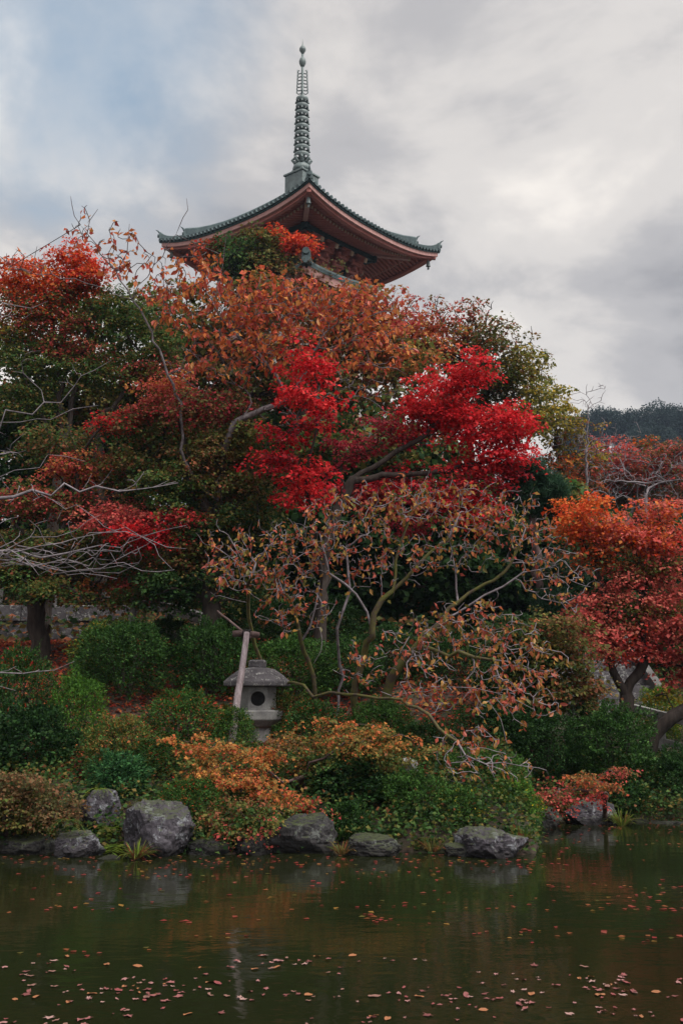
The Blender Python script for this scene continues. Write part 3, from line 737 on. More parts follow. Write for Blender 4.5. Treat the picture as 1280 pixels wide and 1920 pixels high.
def tree(name, label, cat, Y, roots, limbs, blobs, bark='bark_dark', r=.13, rmin=.006, Ls=.053, R=.32, dens=1.0, group=None, flat=.5, n=NLEAF, wp=.12, lift=.1):
    """blobs: (px, py, rx, ry, palette[, dY[, density]])"""
    if Ls > .08: n = 46
    sk = Skel(); gp = P(*roots[0], Y) if len(roots[0]) == 2 else P(*roots[0])
    first = [P(*q, Y) if len(q) == 2 else P(*q) for q in roots]
    g = float(hgt(first[0][0], first[0][1])); f0 = first[0].copy(); f0[2] = g - .12
    if f0[2] < first[0][2] - .05: first = [f0] + first
    else: first[0][2] = g - .12
    off = (float(first[0][0]), float(first[0][1]), g)
    sk.limb(first)
    for lb in limbs: sk.limb([P(*q, Y) if len(q) == 2 else P(*q) for q in lb])
    lv = Leaves(); allt = []
    for bl in blobs:
        px, py, rx, ry, pal = bl[:5]; dY = bl[5] if len(bl) > 5 else 0; ds = bl[6] if len(bl) > 6 else 1
        k = (Y + dY) / FPX; area = pi * rx * ry * k * k
        m = max(4, int(area * NSPRAY * dens * ds)); t = blob(px, py, rx, ry, Y + dY, m)
        maple_spray(lv, t, pal, R, n, Ls, flat); allt.append(t[::2])
    sk.reach(np.concatenate(allt), wp=wp, lift=lift)
    root = tag(empty(name, off), label, cat, group)
    link('trunk', sk.mesh('trunk', M[bark], r, rmin, off=off, flare=1.35), root)
    link('crown', lv.mesh('crown', M['leaf'], off=off), root)
    return root

# ------------------------------------------------------------------ trees behind and around the pagoda hill
tree('maple_tree', 'scarlet and olive maple top rising just before the pagoda eave', 'tree', 38, [(500, 900), (495, 700), (500, 560)], [],
     [(490, 455, 40, 32, 'olive'), (440, 480, 40, 40, 'green'), (555, 460, 34, 24, 'scarlet'), (500, 500, 60, 36, 'olive'), (515, 435, 26, 12, 'scarlet'), (400, 462, 40, 14, 'scarlet+brown'), (570, 520, 60, 30, 'brown')], Ls=.1, R=.42, dens=.55, r=.16)
tree('mixed_tree', 'wide twiggy tree with orange and olive leaves against the sky beside the pagoda', 'tree', 32, [(860, 1010), (850, 860), (840, 760)], [],
     [(760, 590, 70, 40, 'pinkred+dullor', 0, .35), (850, 600, 70, 45, 'brown+pinkred', 0, .3), (930, 640, 60, 50, 'brown+olive', 0, .4), (980, 690, 50, 50, 'olive+yellow', 0, .6), (900, 690, 70, 45, 'olive', 0, .8), (800, 650, 70, 40, 'dullor', 0, .8), (990, 770, 60, 55, 'yellow+olive', 0, .8), (700, 660, 90, 50, 'dullor+olive', 0, .9), (830, 760, 120, 60, 'olive', 1.5), (880, 640, 60, 36, 'dullor+olive', 0, .6), (780, 620, 50, 36, 'dullor+pinkred', 0, .6), (940, 720, 60, 40, 'olive+brown', 1)], bark='bark_dark', Ls=.085, R=.34, dens=.55, r=.2, rmin=.011)
tree('yellow_tree', 'yellow leaved tree thinning to bare twigs behind the crimson maple', 'tree', 34, [(1050, 1050), (1050, 900), (1040, 800)], [],
     [(1040, 770, 45, 60, 'yellow', 0, .7), (1015, 720, 36, 30, 'yellow+olive', 0, .5), (1090, 830, 60, 50, 'yellow+brown', 0, .35), (1070, 890, 60, 50, 'orange+brown', 0, .8)], Ls=.085, R=.32, dens=.55, r=.14, rmin=.011)
tree('rust_tree', 'dull rust red tree beneath the dark far hill', 'tree', 36, [(1180, 1080), (1175, 970)], [],
     [(1150, 860, 50, 45, 'pinkred', 0, .6), (1120, 900, 60, 50, 'brown+pinkred', 0, .5), (1210, 880, 70, 50, 'pinkred+brown', 0, .5), (1270, 860, 50, 50, 'brown+pinkred', 0, .6), (1195, 830, 30, 22, 'brown+orange', 0, .5), (1180, 940, 130, 60, 'brown', 1, .8), (1320, 930, 90, 80, 'brown+pinkred', 1, .6)], bark='bark_grey', Ls=.085, R=.34, dens=.55, r=.14, rmin=.010)
tree('dense_tree', 'dense dull orange and olive tree massed behind the tall cherry below the pagoda', 'tree', 26, [(560, 1100), (555, 950), (560, 800)], [],
     [(400, 560, 80, 50, 'brown+olive'), (480, 545, 70, 40, 'olive+dullor'), (560, 565, 80, 40, 'brown+pinkred'), (650, 565, 80, 44, 'dullor+brown'), (715, 590, 60, 44, 'pinkred+dullor'), (350, 620, 70, 50, 'olive+brown'), (450, 620, 90, 50, 'brown+dullor'), (570, 630, 100, 50, 'brown+dullor'), (680, 650, 100, 50, 'dullor+brown'), (400, 700, 100, 50, 'brown+olive'), (520, 700, 110, 50, 'brown+olive'), (660, 730, 120, 50, 'brown+olive'), (760, 670, 60, 50, 'dullor+olive')], Ls=.10, R=.36, dens=.25, r=.16, flat=.7)
tree('dense_tree', 'dense olive and russet tree behind the scarlet maple top', 'tree', 27, [(190, 1100), (185, 950), (180, 800)], [],
     [(40, 560, 80, 40, 'brown+scarlet'), (130, 570, 80, 50, 'green+olive'), (230, 600, 80, 44, 'olive+green'), (300, 600, 60, 50, 'olive'), (50, 650, 90, 50, 'olive+green'), (160, 660, 90, 50, 'olive+green'), (280, 690, 90, 50, 'green+olive'), (80, 730, 100, 44, 'green+olive'), (200, 745, 100, 40, 'olive')], Ls=.10, R=.36, dens=.34, r=.16, flat=.7)
# evergreens filling the slope behind
for i, (px, Y, blobs, lab) in enumerate((
    (120, 29, [(60, 900, 150, 110, 'dkgreen+green'), (200, 900, 130, 100, 'green'), (120, 1010, 190, 80, 'dkgreen'), (60, 790, 130, 70, 'olive+green'), (230, 800, 110, 70, 'green+olive')], 'dark evergreen tree behind the tall scarlet maple, above the retaining wall'),
    (430, 29, [(420, 880, 130, 100, 'dkgreen'), (520, 850, 110, 90, 'green'), (460, 1000, 150, 90, 'dkgreen'), (370, 780, 120, 70, 'olive'), (560, 760, 130, 80, 'olive+brown')], 'dark evergreen tree behind the orange cherry, above the sloping railing'),
    (662, 25, [(640, 1000, 120, 100, 'dkgreen'), (760, 1060, 140, 90, 'dkgreen'), (620, 1120, 130, 70, 'dkgreen'), (820, 960, 150, 90, 'green+dkgreen'), (700, 850, 150, 80, 'olive+dkgreen')], 'dark evergreen tree behind the crimson maple'),
    (980, 27, [(930, 1080, 120, 100, 'dkgreen'), (1040, 1040, 100, 110, 'dkgreen'), (960, 1180, 140, 80, 'dkgreen'), (850, 1190, 130, 80, 'dkgreen'), (1060, 1170, 90, 80, 'dkgreen+green'), (1010, 950, 80, 60, 'green+olive')], 'dark evergreen tree behind the pine and bare cherry boughs'),
    (1250, 28, [(1240, 1050, 120, 90, 'dkgreen'), (1190, 1150, 110, 80, 'dkgreen'), (1280, 1180, 90, 70, 'dkgreen+olive'), (1130, 1080, 80, 80, 'dkgreen')], 'dark evergreen tree behind the orange maple, beyond the stone stairs'))):
    tree('evergreen_tree', lab, 'tree', Y, [(px, 1180), (px + 5, 1050)], [], blobs, Ls=.13, R=.42, dens=.42, r=.17, flat=.8)

# ------------------------------------------------------------------ maples of the middle slope
tree('maple_tree', 'tall maple with scarlet top over olive tiers at the end of the retaining wall', 'tree', 23,
     [(85, 1180), (100, 1000), (120, 850)], [[(120, 850), (112, 740), (105, 640), (90, 560)], [(120, 850), (140, 740), (160, 640), (175, 560)], [(118, 860), (60, 740), (20, 650)], [(125, 840), (210, 760), (260, 680), (300, 610)]],
     [(165, 510, 40, 36, 'scarlet'), (140, 480, 52, 32, 'scarlet'), (80, 520, 75, 38, 'scarlet+orange'), (30, 515, 50, 30, 'scarlet+orange'), (150, 540, 50, 40, 'scarlet+brown'), (60, 575, 80, 30, 'scarlet+brown'), (20, 610, 60, 30, 'yellow+brown', 0, .5), (110, 620, 70, 34, 'pinkred+olive'), (150, 655, 60, 28, 'pinkred+olive'), (240, 590, 80, 36, 'olive+green'), (290, 640, 60, 40, 'green+olive'), (60, 680, 80, 36, 'olive+green'), (190, 700, 80, 36, 'olive+green'), (280, 690, 60, 30, 'pinkred+olive'), (40, 750, 70, 36, 'green+olive'), (220, 560, 40, 26, 'olive+green', 0, .6)], dens=.66, r=.13)
tree('maple_tree', 'spreading maple with olive tiers and one brick red tier above the azaleas', 'tree', 20.5,
     [(75, 1215), (70, 1150), (90, 1050), (140, 960)], [[(90, 1050), (170, 960), (250, 900), (310, 830)], [(140, 960), (150, 880), (130, 800)], [(90, 1050), (30, 980), (-20, 900)]],
     [(220, 785, 60, 22, 'crimson+brown'), (280, 760, 70, 28, 'pinkred+olive'), (320, 720, 50, 26, 'pinkred+dullor'), (150, 870, 60, 30, 'dullor+pinkred'), (100, 830, 70, 40, 'olive+brown+green', .5), (250, 860, 80, 50, 'olive+brown+green'), (340, 800, 70, 40, 'olive+brown+green'), (60, 930, 80, 34, 'pinkred+olive'), (180, 950, 110, 30, 'brown+pinkred'), (280, 1005, 80, 18, 'crimson', -1.2, 1.5), (335, 968, 56, 18, 'crimson+pinkred', -1.2, 1.4), (230, 965, 70, 22, 'pinkred', -1, 1.3), (240, 1040, 90, 26, 'olive+brown+green'), (120, 1060, 110, 40, 'olive+brown+green'), (30, 1040, 80, 50, 'olive+brown+green'), (300, 1060, 60, 30, 'brown'), (190, 1100, 60, 18, 'dullor+olive'), (255, 1090, 36, 26, 'brown+pinkred'), (20, 1085, 50, 30, 'green'), (90, 1105, 70, 20, 'green+olive', -.6), (200, 1120, 70, 16, 'olive+brown+green', -.6), (290, 1110, 60, 24, 'olive+brown+green', -.4), (350, 1120, 50, 24, 'green+dkgreen', 0), (150, 1010, 90, 24, 'olive+brown+green', -.3)], dens=.74, r=.17)
tree('maple_tree', 'bushy olive brown maple behind the leaning timber prop', 'tree', 19.4,
     [(392, 1190), (396, 1100), (420, 1000), (450, 930)], [[(450, 930), (480, 900), (530, 880)], [(420, 1000), (360, 920), (330, 870)]],
     [(400, 850, 80, 40, 'olive+brown'), (460, 820, 60, 40, 'olive'), (330, 900, 60, 40, 'olive+green'), (430, 900, 80, 40, 'olive+brown'), (470, 960, 60, 50, 'olive+dkgreen'), (380, 1000, 70, 40, 'olive+dkgreen'), (330, 1090, 70, 40, 'green+dkgreen'), (450, 1080, 60, 40, 'dkgreen+olive'), (390, 760, 80, 36, 'brown+wine'), (360, 1040, 60, 30, 'brown+olive')], dens=.85, r=.17)
tree('maple_tree', 'vivid crimson maple in the middle of the slope', 'tree', 20,
     [(600, 1200), (605, 1120), (620, 1000), (660, 900)], [[(605, 1120), (590, 1000, 19.2), (575, 900, 18.5), (590, 800, 18.2), (588, 700, 18.2)], [(660, 900), (740, 850), (820, 790), (860, 720)], [(660, 900), (760, 890), (860, 880), (950, 850)]],
     [(588, 690, 44, 36, 'crimson', -1.8, 1.1), (560, 730, 26, 30, 'crimson', -1.8), (602, 752, 38, 24, 'crimson', -1.8), (585, 790, 34, 20, 'crimson+wine', -1.8), (530, 815, 44, 20, 'wine+crimson', -1.6), (520, 862, 44, 28, 'crimson+wine', -1.6), (575, 890, 50, 30, 'crimson', -1.6), (560, 925, 30, 20, 'crimson', -1.6), (650, 840, 56, 40, 'wine', .5, .4), (710, 810, 70, 38, 'wine', .5, .4), (780, 800, 60, 30, 'wine+crimson', .3, .5), (650, 925, 70, 26, 'wine+crimson', .3, .6), (730, 900, 80, 34, 'wine+crimson', .3, .5), (820, 730, 60, 38, 'crimson'), (880, 690, 46, 36, 'crimson'), (850, 770, 76, 42, 'crimson'), (790, 760, 40, 26, 'crimson'), (940, 790, 56, 40, 'crimson'), (900, 845, 76, 44, 'crimson'), (960, 830, 36, 40, 'crimson'), (930, 890, 46, 28, 'crimson+wine'), (850, 910, 80, 40, 'crimson+wine', 0, .7), (780, 960, 80, 36, 'wine', .3, .5), (900, 960, 40, 30, 'crimson')], dens=.62, r=.12, Ls=.058)
tree('maple_tree', 'orange topped maple with a dark forked trunk beside the stone stairs', 'tree', 19,
     [(1178, 1372), (1172, 1310), (1180, 1280)], [[(1172, 1310), (1150, 1260), (1145, 1180), (1120, 1080), (1085, 980)], [(1180, 1280), (1210, 1230), (1200, 1120), (1190, 1030)], [(1200, 1120), (1240, 1060), (1260, 1000)]],
     [(1090, 945, 40, 28, 'orange'), (1080, 985, 46, 28, 'orange'), (1140, 985, 46, 24, 'orange+rose'), (1235, 955, 46, 28, 'orange+rose'), (1180, 1000, 70, 30, 'rose+orange'), (1240, 1010, 56, 36, 'rose+scarlet'), (1110, 1035, 50, 28, 'orange+brown'), (1200, 1060, 70, 26, 'brown+olive'), (1260, 1070, 50, 30, 'rose'), (1160, 1090, 50, 24, 'rose'), (1230, 1110, 60, 26, 'rose'), (1120, 1130, 50, 30, 'rose'), (1180, 1140, 70, 28, 'brown+olive'), (1250, 1160, 60, 30, 'rose'), (1150, 1185, 46, 30, 'rose'), (1180, 1215, 40, 28, 'rose+scarlet'), (1250, 1215, 60, 34, 'rose'), (1110, 1190, 40, 40, 'rose'), (1290, 1260, 40, 30, 'rose')], dens=.75, r=.13)
tree('maple_tree', 'low olive brown maple tiers next to the stone stairs', 'tree', 17.6,
     [(1020, 1400), (1020, 1330), (1030, 1250)], [],
     [(1040, 1180, 70, 40, 'olive+brown'), (1000, 1240, 70, 40, 'olive+dkgreen'), (1070, 1230, 50, 36, 'olive+brown'), (1050, 1290, 66, 32, 'brown+olive'), (970, 1180, 60, 34, 'dkgreen+olive'), (1090, 1290, 40, 24, 'brown'), (990, 1310, 60, 26, 'dkgreen')], dens=.85, r=.07)
tree('bent_tree', 'dark bent trunk leaning over the pale stone railing', 'tree', 18.6, [(1205, 1425), (1225, 1385), (1262, 1345), (1310, 1310), (1350, 1250)], [],
     [(1360, 1190, 70, 60, 'olive+brown'), (1400, 1120, 80, 60, 'brown'), (1262, 1300, 30, 14, 'yellow', 1, .6)], r=.12, rmin=.008)
# bare whitish tree tops
def bare(name, label, Y, roots, limbs, blobs, bark, r, rmin, dens=6, wig=.16, lift=.12, group=None, seg=.16, moss=None, stems=(), lw=.028):
    sk = Skel(); first = [P(*q, Y) if len(q) == 2 else P(*q) for q in roots]
    g = float(hgt(first[0][0], first[0][1])); f0 = first[0].copy(); f0[2] = g - .12
    first = [f0] + first if f0[2] < first[0][2] - .05 else first
    sk.limb(first)
    for lb in stems:
        q = [P(*q, Y) if len(q) == 2 else P(*q) for q in lb]; q[0][2] = float(hgt(q[0][0], q[0][1])) - .1; sk.limb(q, root=True)
    for lb in limbs: sk.limb([P(*q, Y) if len(q) == 2 else P(*q) for q in lb], wig=lw)
    for px, py, rx, ry, *rest in blobs:
        dY = rest[0] if rest else 0; ds = rest[1] if len(rest) > 1 else 1
        k = (Y + dY) / FPX; t = blob(px, py, rx, ry, Y + dY, max(4, int(pi * rx * ry * k * k * dens * ds)))
        sk.reach(t, wp=.1, wig=wig, lift=lift, seg=seg, minpl=1.0)
    off = (float(first[0][0]), float(first[0][1]), g)
    root = tag(empty(name, off), label, 'tree', group)
    link('trunk', sk.mesh('trunk', M[bark], r, rmin, off=off, flare=1.3, moss=moss), root)
    return root, sk, off
bare('bare_tree', 'leafless pale twigged tree standing before the dark far hill', 33, [(1105, 1050), (1100, 900), (1098, 840)], [], [(1105, 740, 36, 30), (1060, 770, 30, 36), (1090, 820, 70, 50), (1160, 830, 60, 40), (1180, 900, 90, 40)], 'bark_grey', .055, .0085, 30)
bare('bare_tree', 'leafless dark twigged tree behind the orange tipped tree against the sky', 35, [(880, 1000), (880, 800)], [], [(880, 600, 70, 50), (940, 640, 50, 50), (800, 590, 60, 40), (980, 690, 40, 40)], 'bark_dark', .16, .014, 12)
bare('bare_tree', 'leafless greyish tree with a haze of twigs above the orange topped maple', 28, [(1215, 1080), (1210, 960)], [], [(1200, 880, 90, 40), (1130, 880, 60, 50), (1270, 880, 60, 50), (1200, 930, 110, 30)], 'bark_grey', .06, .0085, 26)
# pine
def pine():
    Y = 20.5; sk = Skel(); first = [P(1010, 1300, Y), P(1015, 1150, Y), P(1000, 1000, Y), P(985, 920, Y)]
    g = float(hgt(first[0][0], Y)); first[0][2] = g - .1; sk.limb(first); off = (float(first[0][0]), Y, g)
    ts = []; lv = Leaves()
    for px, py, rx, ry, n in ((985, 888, 40, 20, 26), (1030, 915, 34, 30, 26), (965, 925, 30, 24, 14), (1010, 950, 50, 24, 24), (1060, 1060, 40, 26, 16), (1040, 1130, 44, 26, 18), (1070, 1180, 30, 20, 10)):
        ts.append(blob(px, py, rx, ry, Y, n))
    T = np.concatenate(ts); sk.reach(T)
    for tt in T:
        n = 240; d = unit(rng.normal(size=(n, 3)) + np.array((0, -.15, .55))); Ln = rng.uniform(.10, .2, n)
        c = tt + rng.normal(0, .07, (n, 3)); lv.add(c, d, unit(rng.normal(size=(n, 3))), Ln, np.full(n, .012), pick('pine', n))
    root = tag(empty('pine_tree', off), 'small blue green pine with needle tufts beside the crimson maple', 'tree')
    link('trunk', sk.mesh('trunk', M['bark_brown'], .09, .008, off=off), root); link('crown', lv.mesh('crown', M['leaf'], off=off), root)
pine()

# ------------------------------------------------------------------ cherries with large single leaves
def oval_mesh(k, fold=.25):
    """ovate leaf, 1 long, pointed, folded along the midrib"""
    V = [(0, 0, 0), (.22, .16, fold * .16), (.5, .24, fold * .24), (.8, .13, fold * .1), (1, 0, -.14), (.8, -.13, fold * .1), (.5, -.24, fold * .24), (.22, -.16, fold * .16), (.5, 0, -.02)]
    F = [(0, 1, 2, 8), (8, 2, 3, 4), (8, 4, 5, 6), (0, 8, 6, 7)]
    return V, F
def flatleaf(name, rgb):
    m, t, b = mat(name); n = noise_tex(t, 5, 4, .6)
    c = RAMP(t, n, [(.3, tuple(x * .75 for x in rgb)), (.7, tuple(min(1, x * 1.2) for x in rgb))])
    L(t, c, b.inputs['Base Color']); b.inputs['Roughness'].default_value = .5
    tr = t.nodes.new('ShaderNodeBsdfTranslucent'); L(t, c, tr.inputs[0]); mx = t.nodes.new('ShaderNodeMixShader'); mx.inputs[0].default_value = .35
    L(t, b.outputs[0], mx.inputs[1]); L(t, tr.outputs[0], mx.inputs[2]); L(t, mx.outputs[0], t.nodes['Material Output'].inputs[0]); return m
def leafmeshes(pal):
    out = []
    for k, (rgb, w) in enumerate(PAL[pal]):
        me = bpy.data.meshes.new('leaf'); V, F = oval_mesh(k); me.from_pydata(V, [], F); me.materials.append(flatleaf('%s_leaf_%d' % (pal, k), rgb)); me.update()
        out += [me] * w
    return out
def cherry(name, label, Y, roots, limbs, blobs, bark, r, rmin, pal, Ls, nleaf, dens, lift=.08, wig=.2, moss=None, stems=()):
    root, sk, off = bare(name, label, Y, roots, limbs, [b[:4] + (b[5] if len(b) > 5 else 0,) for b in blobs], bark, r, rmin, dens, wig, lift, moss=moss, stems=stems)
    lv = Leaves(); k = 0
    ends = np.array([i for i in sk.tips if sk.pl[i] > 1.2]); ends = np.unique(ends)
    # each tip: leaves on its last few nodes
    wts = []
    for e in ends:
        p, q = sk.p[e], sk.p[sk.par[e]]; w = 0
        pr = P(0, 0, 1)
        for b in blobs:
            c = P(b[0], b[1], p[1]); kk = p[1] / FPX
            w = max(w, b[4] * (((p[0] - c[0]) / (b[2] * kk)) ** 2 + ((p[2] - c[2]) / (b[3] * kk)) ** 2 < 1.7))
        m = rng.poisson(nleaf * w)
        if m == 0: continue
        j = rng.random((m, 1)) ** 1.0; q2 = sk.p[sk.par[sk.par[e]]] if sk.par[sk.par[e]] >= 0 else q
        c = p + (q2 - p) * j + rng.normal(0, .03, (m, 3))
        a = rng.normal(0, .55, (m, 3)) + np.array((0, -.1, -.8)) + unit(p - q) * .35
        Ln = Ls * rng.uniform(.65, 1.25, m)
        lv.add(c, a, rng.normal(size=(m, 3)) + np.array((0, -.9, .5)), Ln, Ln * .55, pick(pal, m))
    c, a, n, Ln, W, col = lv.arrays(); print(name, 'leaves', len(c))
    cp = np.array((0, 0, CAMZ)); size = Ln / np.linalg.norm(c - cp, axis=1); order = np.argsort(-size); big = order[:300]; rest = order[300:]
    meshes = leafmeshes(pal); an = unit(a); nn = unit(n - (n * an).sum(1, keepdims=True) * an); bb = np.cross(nn, an)
    for i in big:
        o = bpy.data.objects.new('leaf', meshes[int(rng.integers(len(meshes)))]); COL.objects.link(o); o.parent = root
        mm = Matrix((an[i], bb[i], nn[i])).transposed().to_4x4() @ Matrix.Scale(float(Ln[i]) * 1.08, 4); mm.translation = Vector(c[i] - np.array(off)); o.matrix_local = mm
    lr = Leaves(); lr.add(c[rest], a[rest], n[rest], Ln[rest], W[rest], col[rest])
    tag(link('crown', lr.mesh('crown', M['leaf'], .2, off), root), kind='stuff')
    return root
cherry('cherry_tree', 'tall cherry with large orange leaves rising past the pagoda roof', 19.2,
    [(398, 1170, 21), (402, 1050, 20.8), (408, 940, 20.4), (420, 850)], [[(420, 850), (440, 795), (500, 765), (545, 745), (590, 650), (640, 590)], [(545, 745), (515, 705), (470, 655), (420, 600), (380, 540)], [(408, 940), (345, 860), (340, 760), (300, 660), (250, 560), (180, 460), (140, 405)], [(340, 690), (365, 640), (400, 560), (420, 480)], [(590, 650), (680, 640), (750, 620)], [(140, 405), (133, 368)], [(160, 440), (184, 392)], [(330, 440), (345, 410), (350, 372)], [(235, 500), (243, 420)], [(20, 500), (35, 468)], [(60, 510), (70, 462)], [(420, 480), (425, 440)], [(250, 560), (120, 520), (20, 505)], [(250, 560), (290, 500), (330, 440)]],
    [(150, 430, 28, 45, .6), (230, 470, 60, 50, .8), (300, 520, 50, 50, .8), (40, 490, 50, 20, .4), (370, 500, 50, 50, 1.3), (330, 580, 50, 50, 1.5), (430, 560, 80, 60, 1.9), (520, 560, 80, 56, 2.0), (610, 560, 70, 46, 2.0), (680, 580, 60, 50, 1.8), (560, 630, 110, 46, 1.4), (440, 650, 100, 50, .9), (700, 650, 80, 46, 1.1), (370, 690, 60, 50, .5), (500, 690, 110, 40, .3), (640, 720, 110, 50, .15), (560, 780, 90, 30, .1)],
    'bark_mid', .072, .0082, 'cherryor', .13, 2.0, 75, wig=.13)
cherry('cherry_tree', 'spreading cherry with pale bare boughs and sparse pink leaves beside the stone lantern', 16.2,
    [(500, 1300, 17.4), (488, 1235, 17.3), (470, 1180, 17.1), (464, 1130, 16.9), (466, 1080), (455, 1048), (428, 1003)],
    [[(500, 1290, 17.4), (545, 1275, 16.9), (590, 1300, 16.5), (650, 1302, 16.2), (730, 1308, 15.5), (788, 1326, 15), (835, 1380, 14.6), (872, 1416, 14.2), (912, 1478, 13.8)],
     [(716, 1124), (742, 1090), (742, 1050), (760, 980), (790, 920)], [(702, 1180), (670, 1120), (620, 1080), (600, 1000)], [(858, 1130), (930, 1080), (956, 1055), (985, 990)], [(830, 1160), (890, 1130), (960, 1083), (1040, 1060)],
     [(872, 1416, 14.2), (940, 1430, 14), (1010, 1440, 13.8)], [(730, 1308, 15.5), (830, 1290, 15), (930, 1300, 14.8), (1000, 1330, 14.6)], [(788, 1207), (860, 1230, 15.4), (950, 1240, 15.2)],
     [(466, 1080), (500, 1030), (560, 1005)], [(466, 1100), (440, 1050), (395, 1020)], [(565, 1200, 16.5), (545, 1130), (520, 1080)], [(716, 1124), (780, 1060), (840, 1010), (860, 940)], [(450, 1140, 16.8), (420, 1115, 16.6), (395, 1110, 16.6)], [(858, 1130), (850, 1050), (830, 970)]],
    [(430, 1050, 56, 60, .9), (520, 1070, 90, 60, 1.0), (560, 1010, 100, 50, 1.0), (680, 960, 100, 50, 1.1), (800, 930, 110, 50, 1.2), (930, 960, 90, 50, 1.1), (700, 1050, 120, 50, .7), (860, 1020, 120, 50, .6), (1000, 1010, 70, 50, .7), (560, 1140, 80, 50, .6), (900, 1170, 110, 50, .9, -.5), (970, 1240, 80, 60, 1.1, -1), (800, 1200, 80, 50, .6, -.5), (960, 1310, 90, 50, 1.1, -1.4), (820, 1290, 80, 46, .9, -1), (1050, 1080, 70, 60, .7), (680, 1240, 60, 40, .7), (880, 1400, 70, 40, .5, -1.8), (930, 1440, 80, 40, .5, -2.2), (860, 1460, 30, 40, .5, -2)],
    'bark_grey', .074, .0062, 'cherry', .088, 1.7, 150, lift=.02, wig=.14, moss=.023, stems=([(672, 1335, 16.7), (668, 1280, 16.5), (690, 1215, 16.3), (702, 1178), (716, 1124)], [(712, 1335, 16.6), (735, 1275, 16.4), (788, 1207), (830, 1160), (858, 1130)], [(592, 1330, 17), (585, 1270, 16.8), (565, 1200, 16.5), (590, 1140), (600, 1090)], [(628, 1335, 17), (640, 1250, 16.7), (632, 1180), (655, 1110), (650, 1040)]))
# mossy bough sleeve on the low limb (same tree look): bare cherry reaching in from the side
bare('bare_cherry', 'leafless cherry with long pale drooping boughs over the pond edge', 13.2,
    [(-330, 1500), (-320, 1200), (-290, 1000), (-240, 850)],
    [[(-290, 1000), (-150, 960), (-40, 945), (60, 930), (150, 915), (250, 919), (335, 905)], [(-300, 1050), (-150, 1010), (-30, 1030), (60, 1045), (160, 1030), (280, 1010), (350, 985)], [(-150, 1010), (-30, 1045), (80, 1060), (180, 1075), (260, 1055)], [(-30, 1030), (60, 1020), (140, 1000), (190, 965)], [(-310, 1250), (-120, 1255), (0, 1260), (70, 1256), (140, 1240)], [(-240, 850), (-100, 830), (20, 785), (110, 745), (210, 675)], [(-100, 830), (0, 790), (100, 780), (185, 760)], [(-240, 850), (-150, 720), (-40, 620), (90, 565)], [(-310, 1300), (-100, 1270), (30, 1295)], [(60, 930), (150, 960), (230, 1000)], [(-40, 1040), (100, 1065), (220, 1085)], [(-150, 960), (-40, 900), (60, 870), (160, 865)]] + [[(-170 + random.uniform(-20, 40), 1012 + random.uniform(-14, 14)), (-20 + random.uniform(-30, 30), 1036 + random.uniform(-18, 18)), (90 + random.uniform(-40, 40), 1045 + random.uniform(-28, 30)), (random.uniform(160, 250), 1030 + random.uniform(-40, 50)), (random.uniform(240, 350), 1025 + random.uniform(-60, 60))] for _ in range(8)],
    [(60, 1040, 110, 24, 0, 2.2), (180, 1030, 110, 24, 0, 2.2), (40, 925, 100, 22), (200, 900, 90, 20), (270, 900, 60, 16), (60, 840, 90, 40, 0, .5), (100, 700, 90, 40, 0, .4), (70, 1250, 60, 10), (60, 980, 90, 24, 0, 1), (40, 580, 60, 20)],
    'bark_grey', .07, .0046, 50, .09, .03, lw=.045)

# ------------------------------------------------------------------ small maples on the bank
def low(name, label, Y, roots, limbs, blobs, Ls=.034, R=.17, dens=1.9, r=.035, n=66, cat='tree', flat=.55): return tree(name, label, cat, Y, roots, limbs, blobs, Ls=Ls, R=R, dens=dens, r=r, rmin=.003, n=n, flat=flat, bark='bark_brown')
low('laceleaf_maple', 'low spreading orange laceleaf maple on the bank below the stone lantern', 14.0, [(560, 1510, 14.4), (560, 1470, 14.3), (580, 1430)], [[(560, 1470), (480, 1430), (400, 1400)], [(580, 1430), (680, 1390), (780, 1390)]],
    [(385, 1395, 60, 20, 'lace+dullor'), (460, 1415, 70, 20, 'lace'), (360, 1440, 45, 16, 'lace+olive'), (540, 1405, 70, 24, 'lace+dusty', .3), (640, 1365, 66, 24, 'lace+olive', .4), (720, 1378, 66, 24, 'lace+olive'), (795, 1398, 34, 16, 'lace+olive'), (680, 1400, 80, 24, 'lace+olive'), (460, 1470, 60, 24, 'dullor+lace', -.4), (520, 1492, 60, 20, 'dullor+lace', -.5), (585, 1518, 36, 16, 'lace+pinkred', -.6), (430, 1445, 60, 16, 'dullor+lace', -.3), (620, 1430, 90, 26, 'olive+green', .2), (700, 1440, 70, 24, 'olive', .2)], dens=1.35)
low('laceleaf_maple', 'drooping olive brown laceleaf maple touching the water by the big boulder', 13.0, [(470, 1590, 13.3), (460, 1550), (450, 1520)], [],
    [(430, 1520, 66, 24, 'olive+brown'), (500, 1530, 50, 22, 'olive+green'), (410, 1555, 60, 26, 'green+olive'), (470, 1560, 56, 24, 'olive+pinkred', -.1), (400, 1590, 50, 16, 'green+dkgreen')])
low('laceleaf_maple', 'dusty brown weeping laceleaf maple overhanging the rocks', 12.9, [(15, 1600, 13.2), (20, 1540), (40, 1490)], [],
    [(20, 1455, 50, 18, 'dusty'), (70, 1480, 56, 20, 'dusty'), (110, 1510, 40, 22, 'dusty'), (30, 1500, 60, 26, 'dusty+olive'), (60, 1530, 66, 24, 'olive+dusty'), (-40, 1500, 60, 50, 'dusty')])
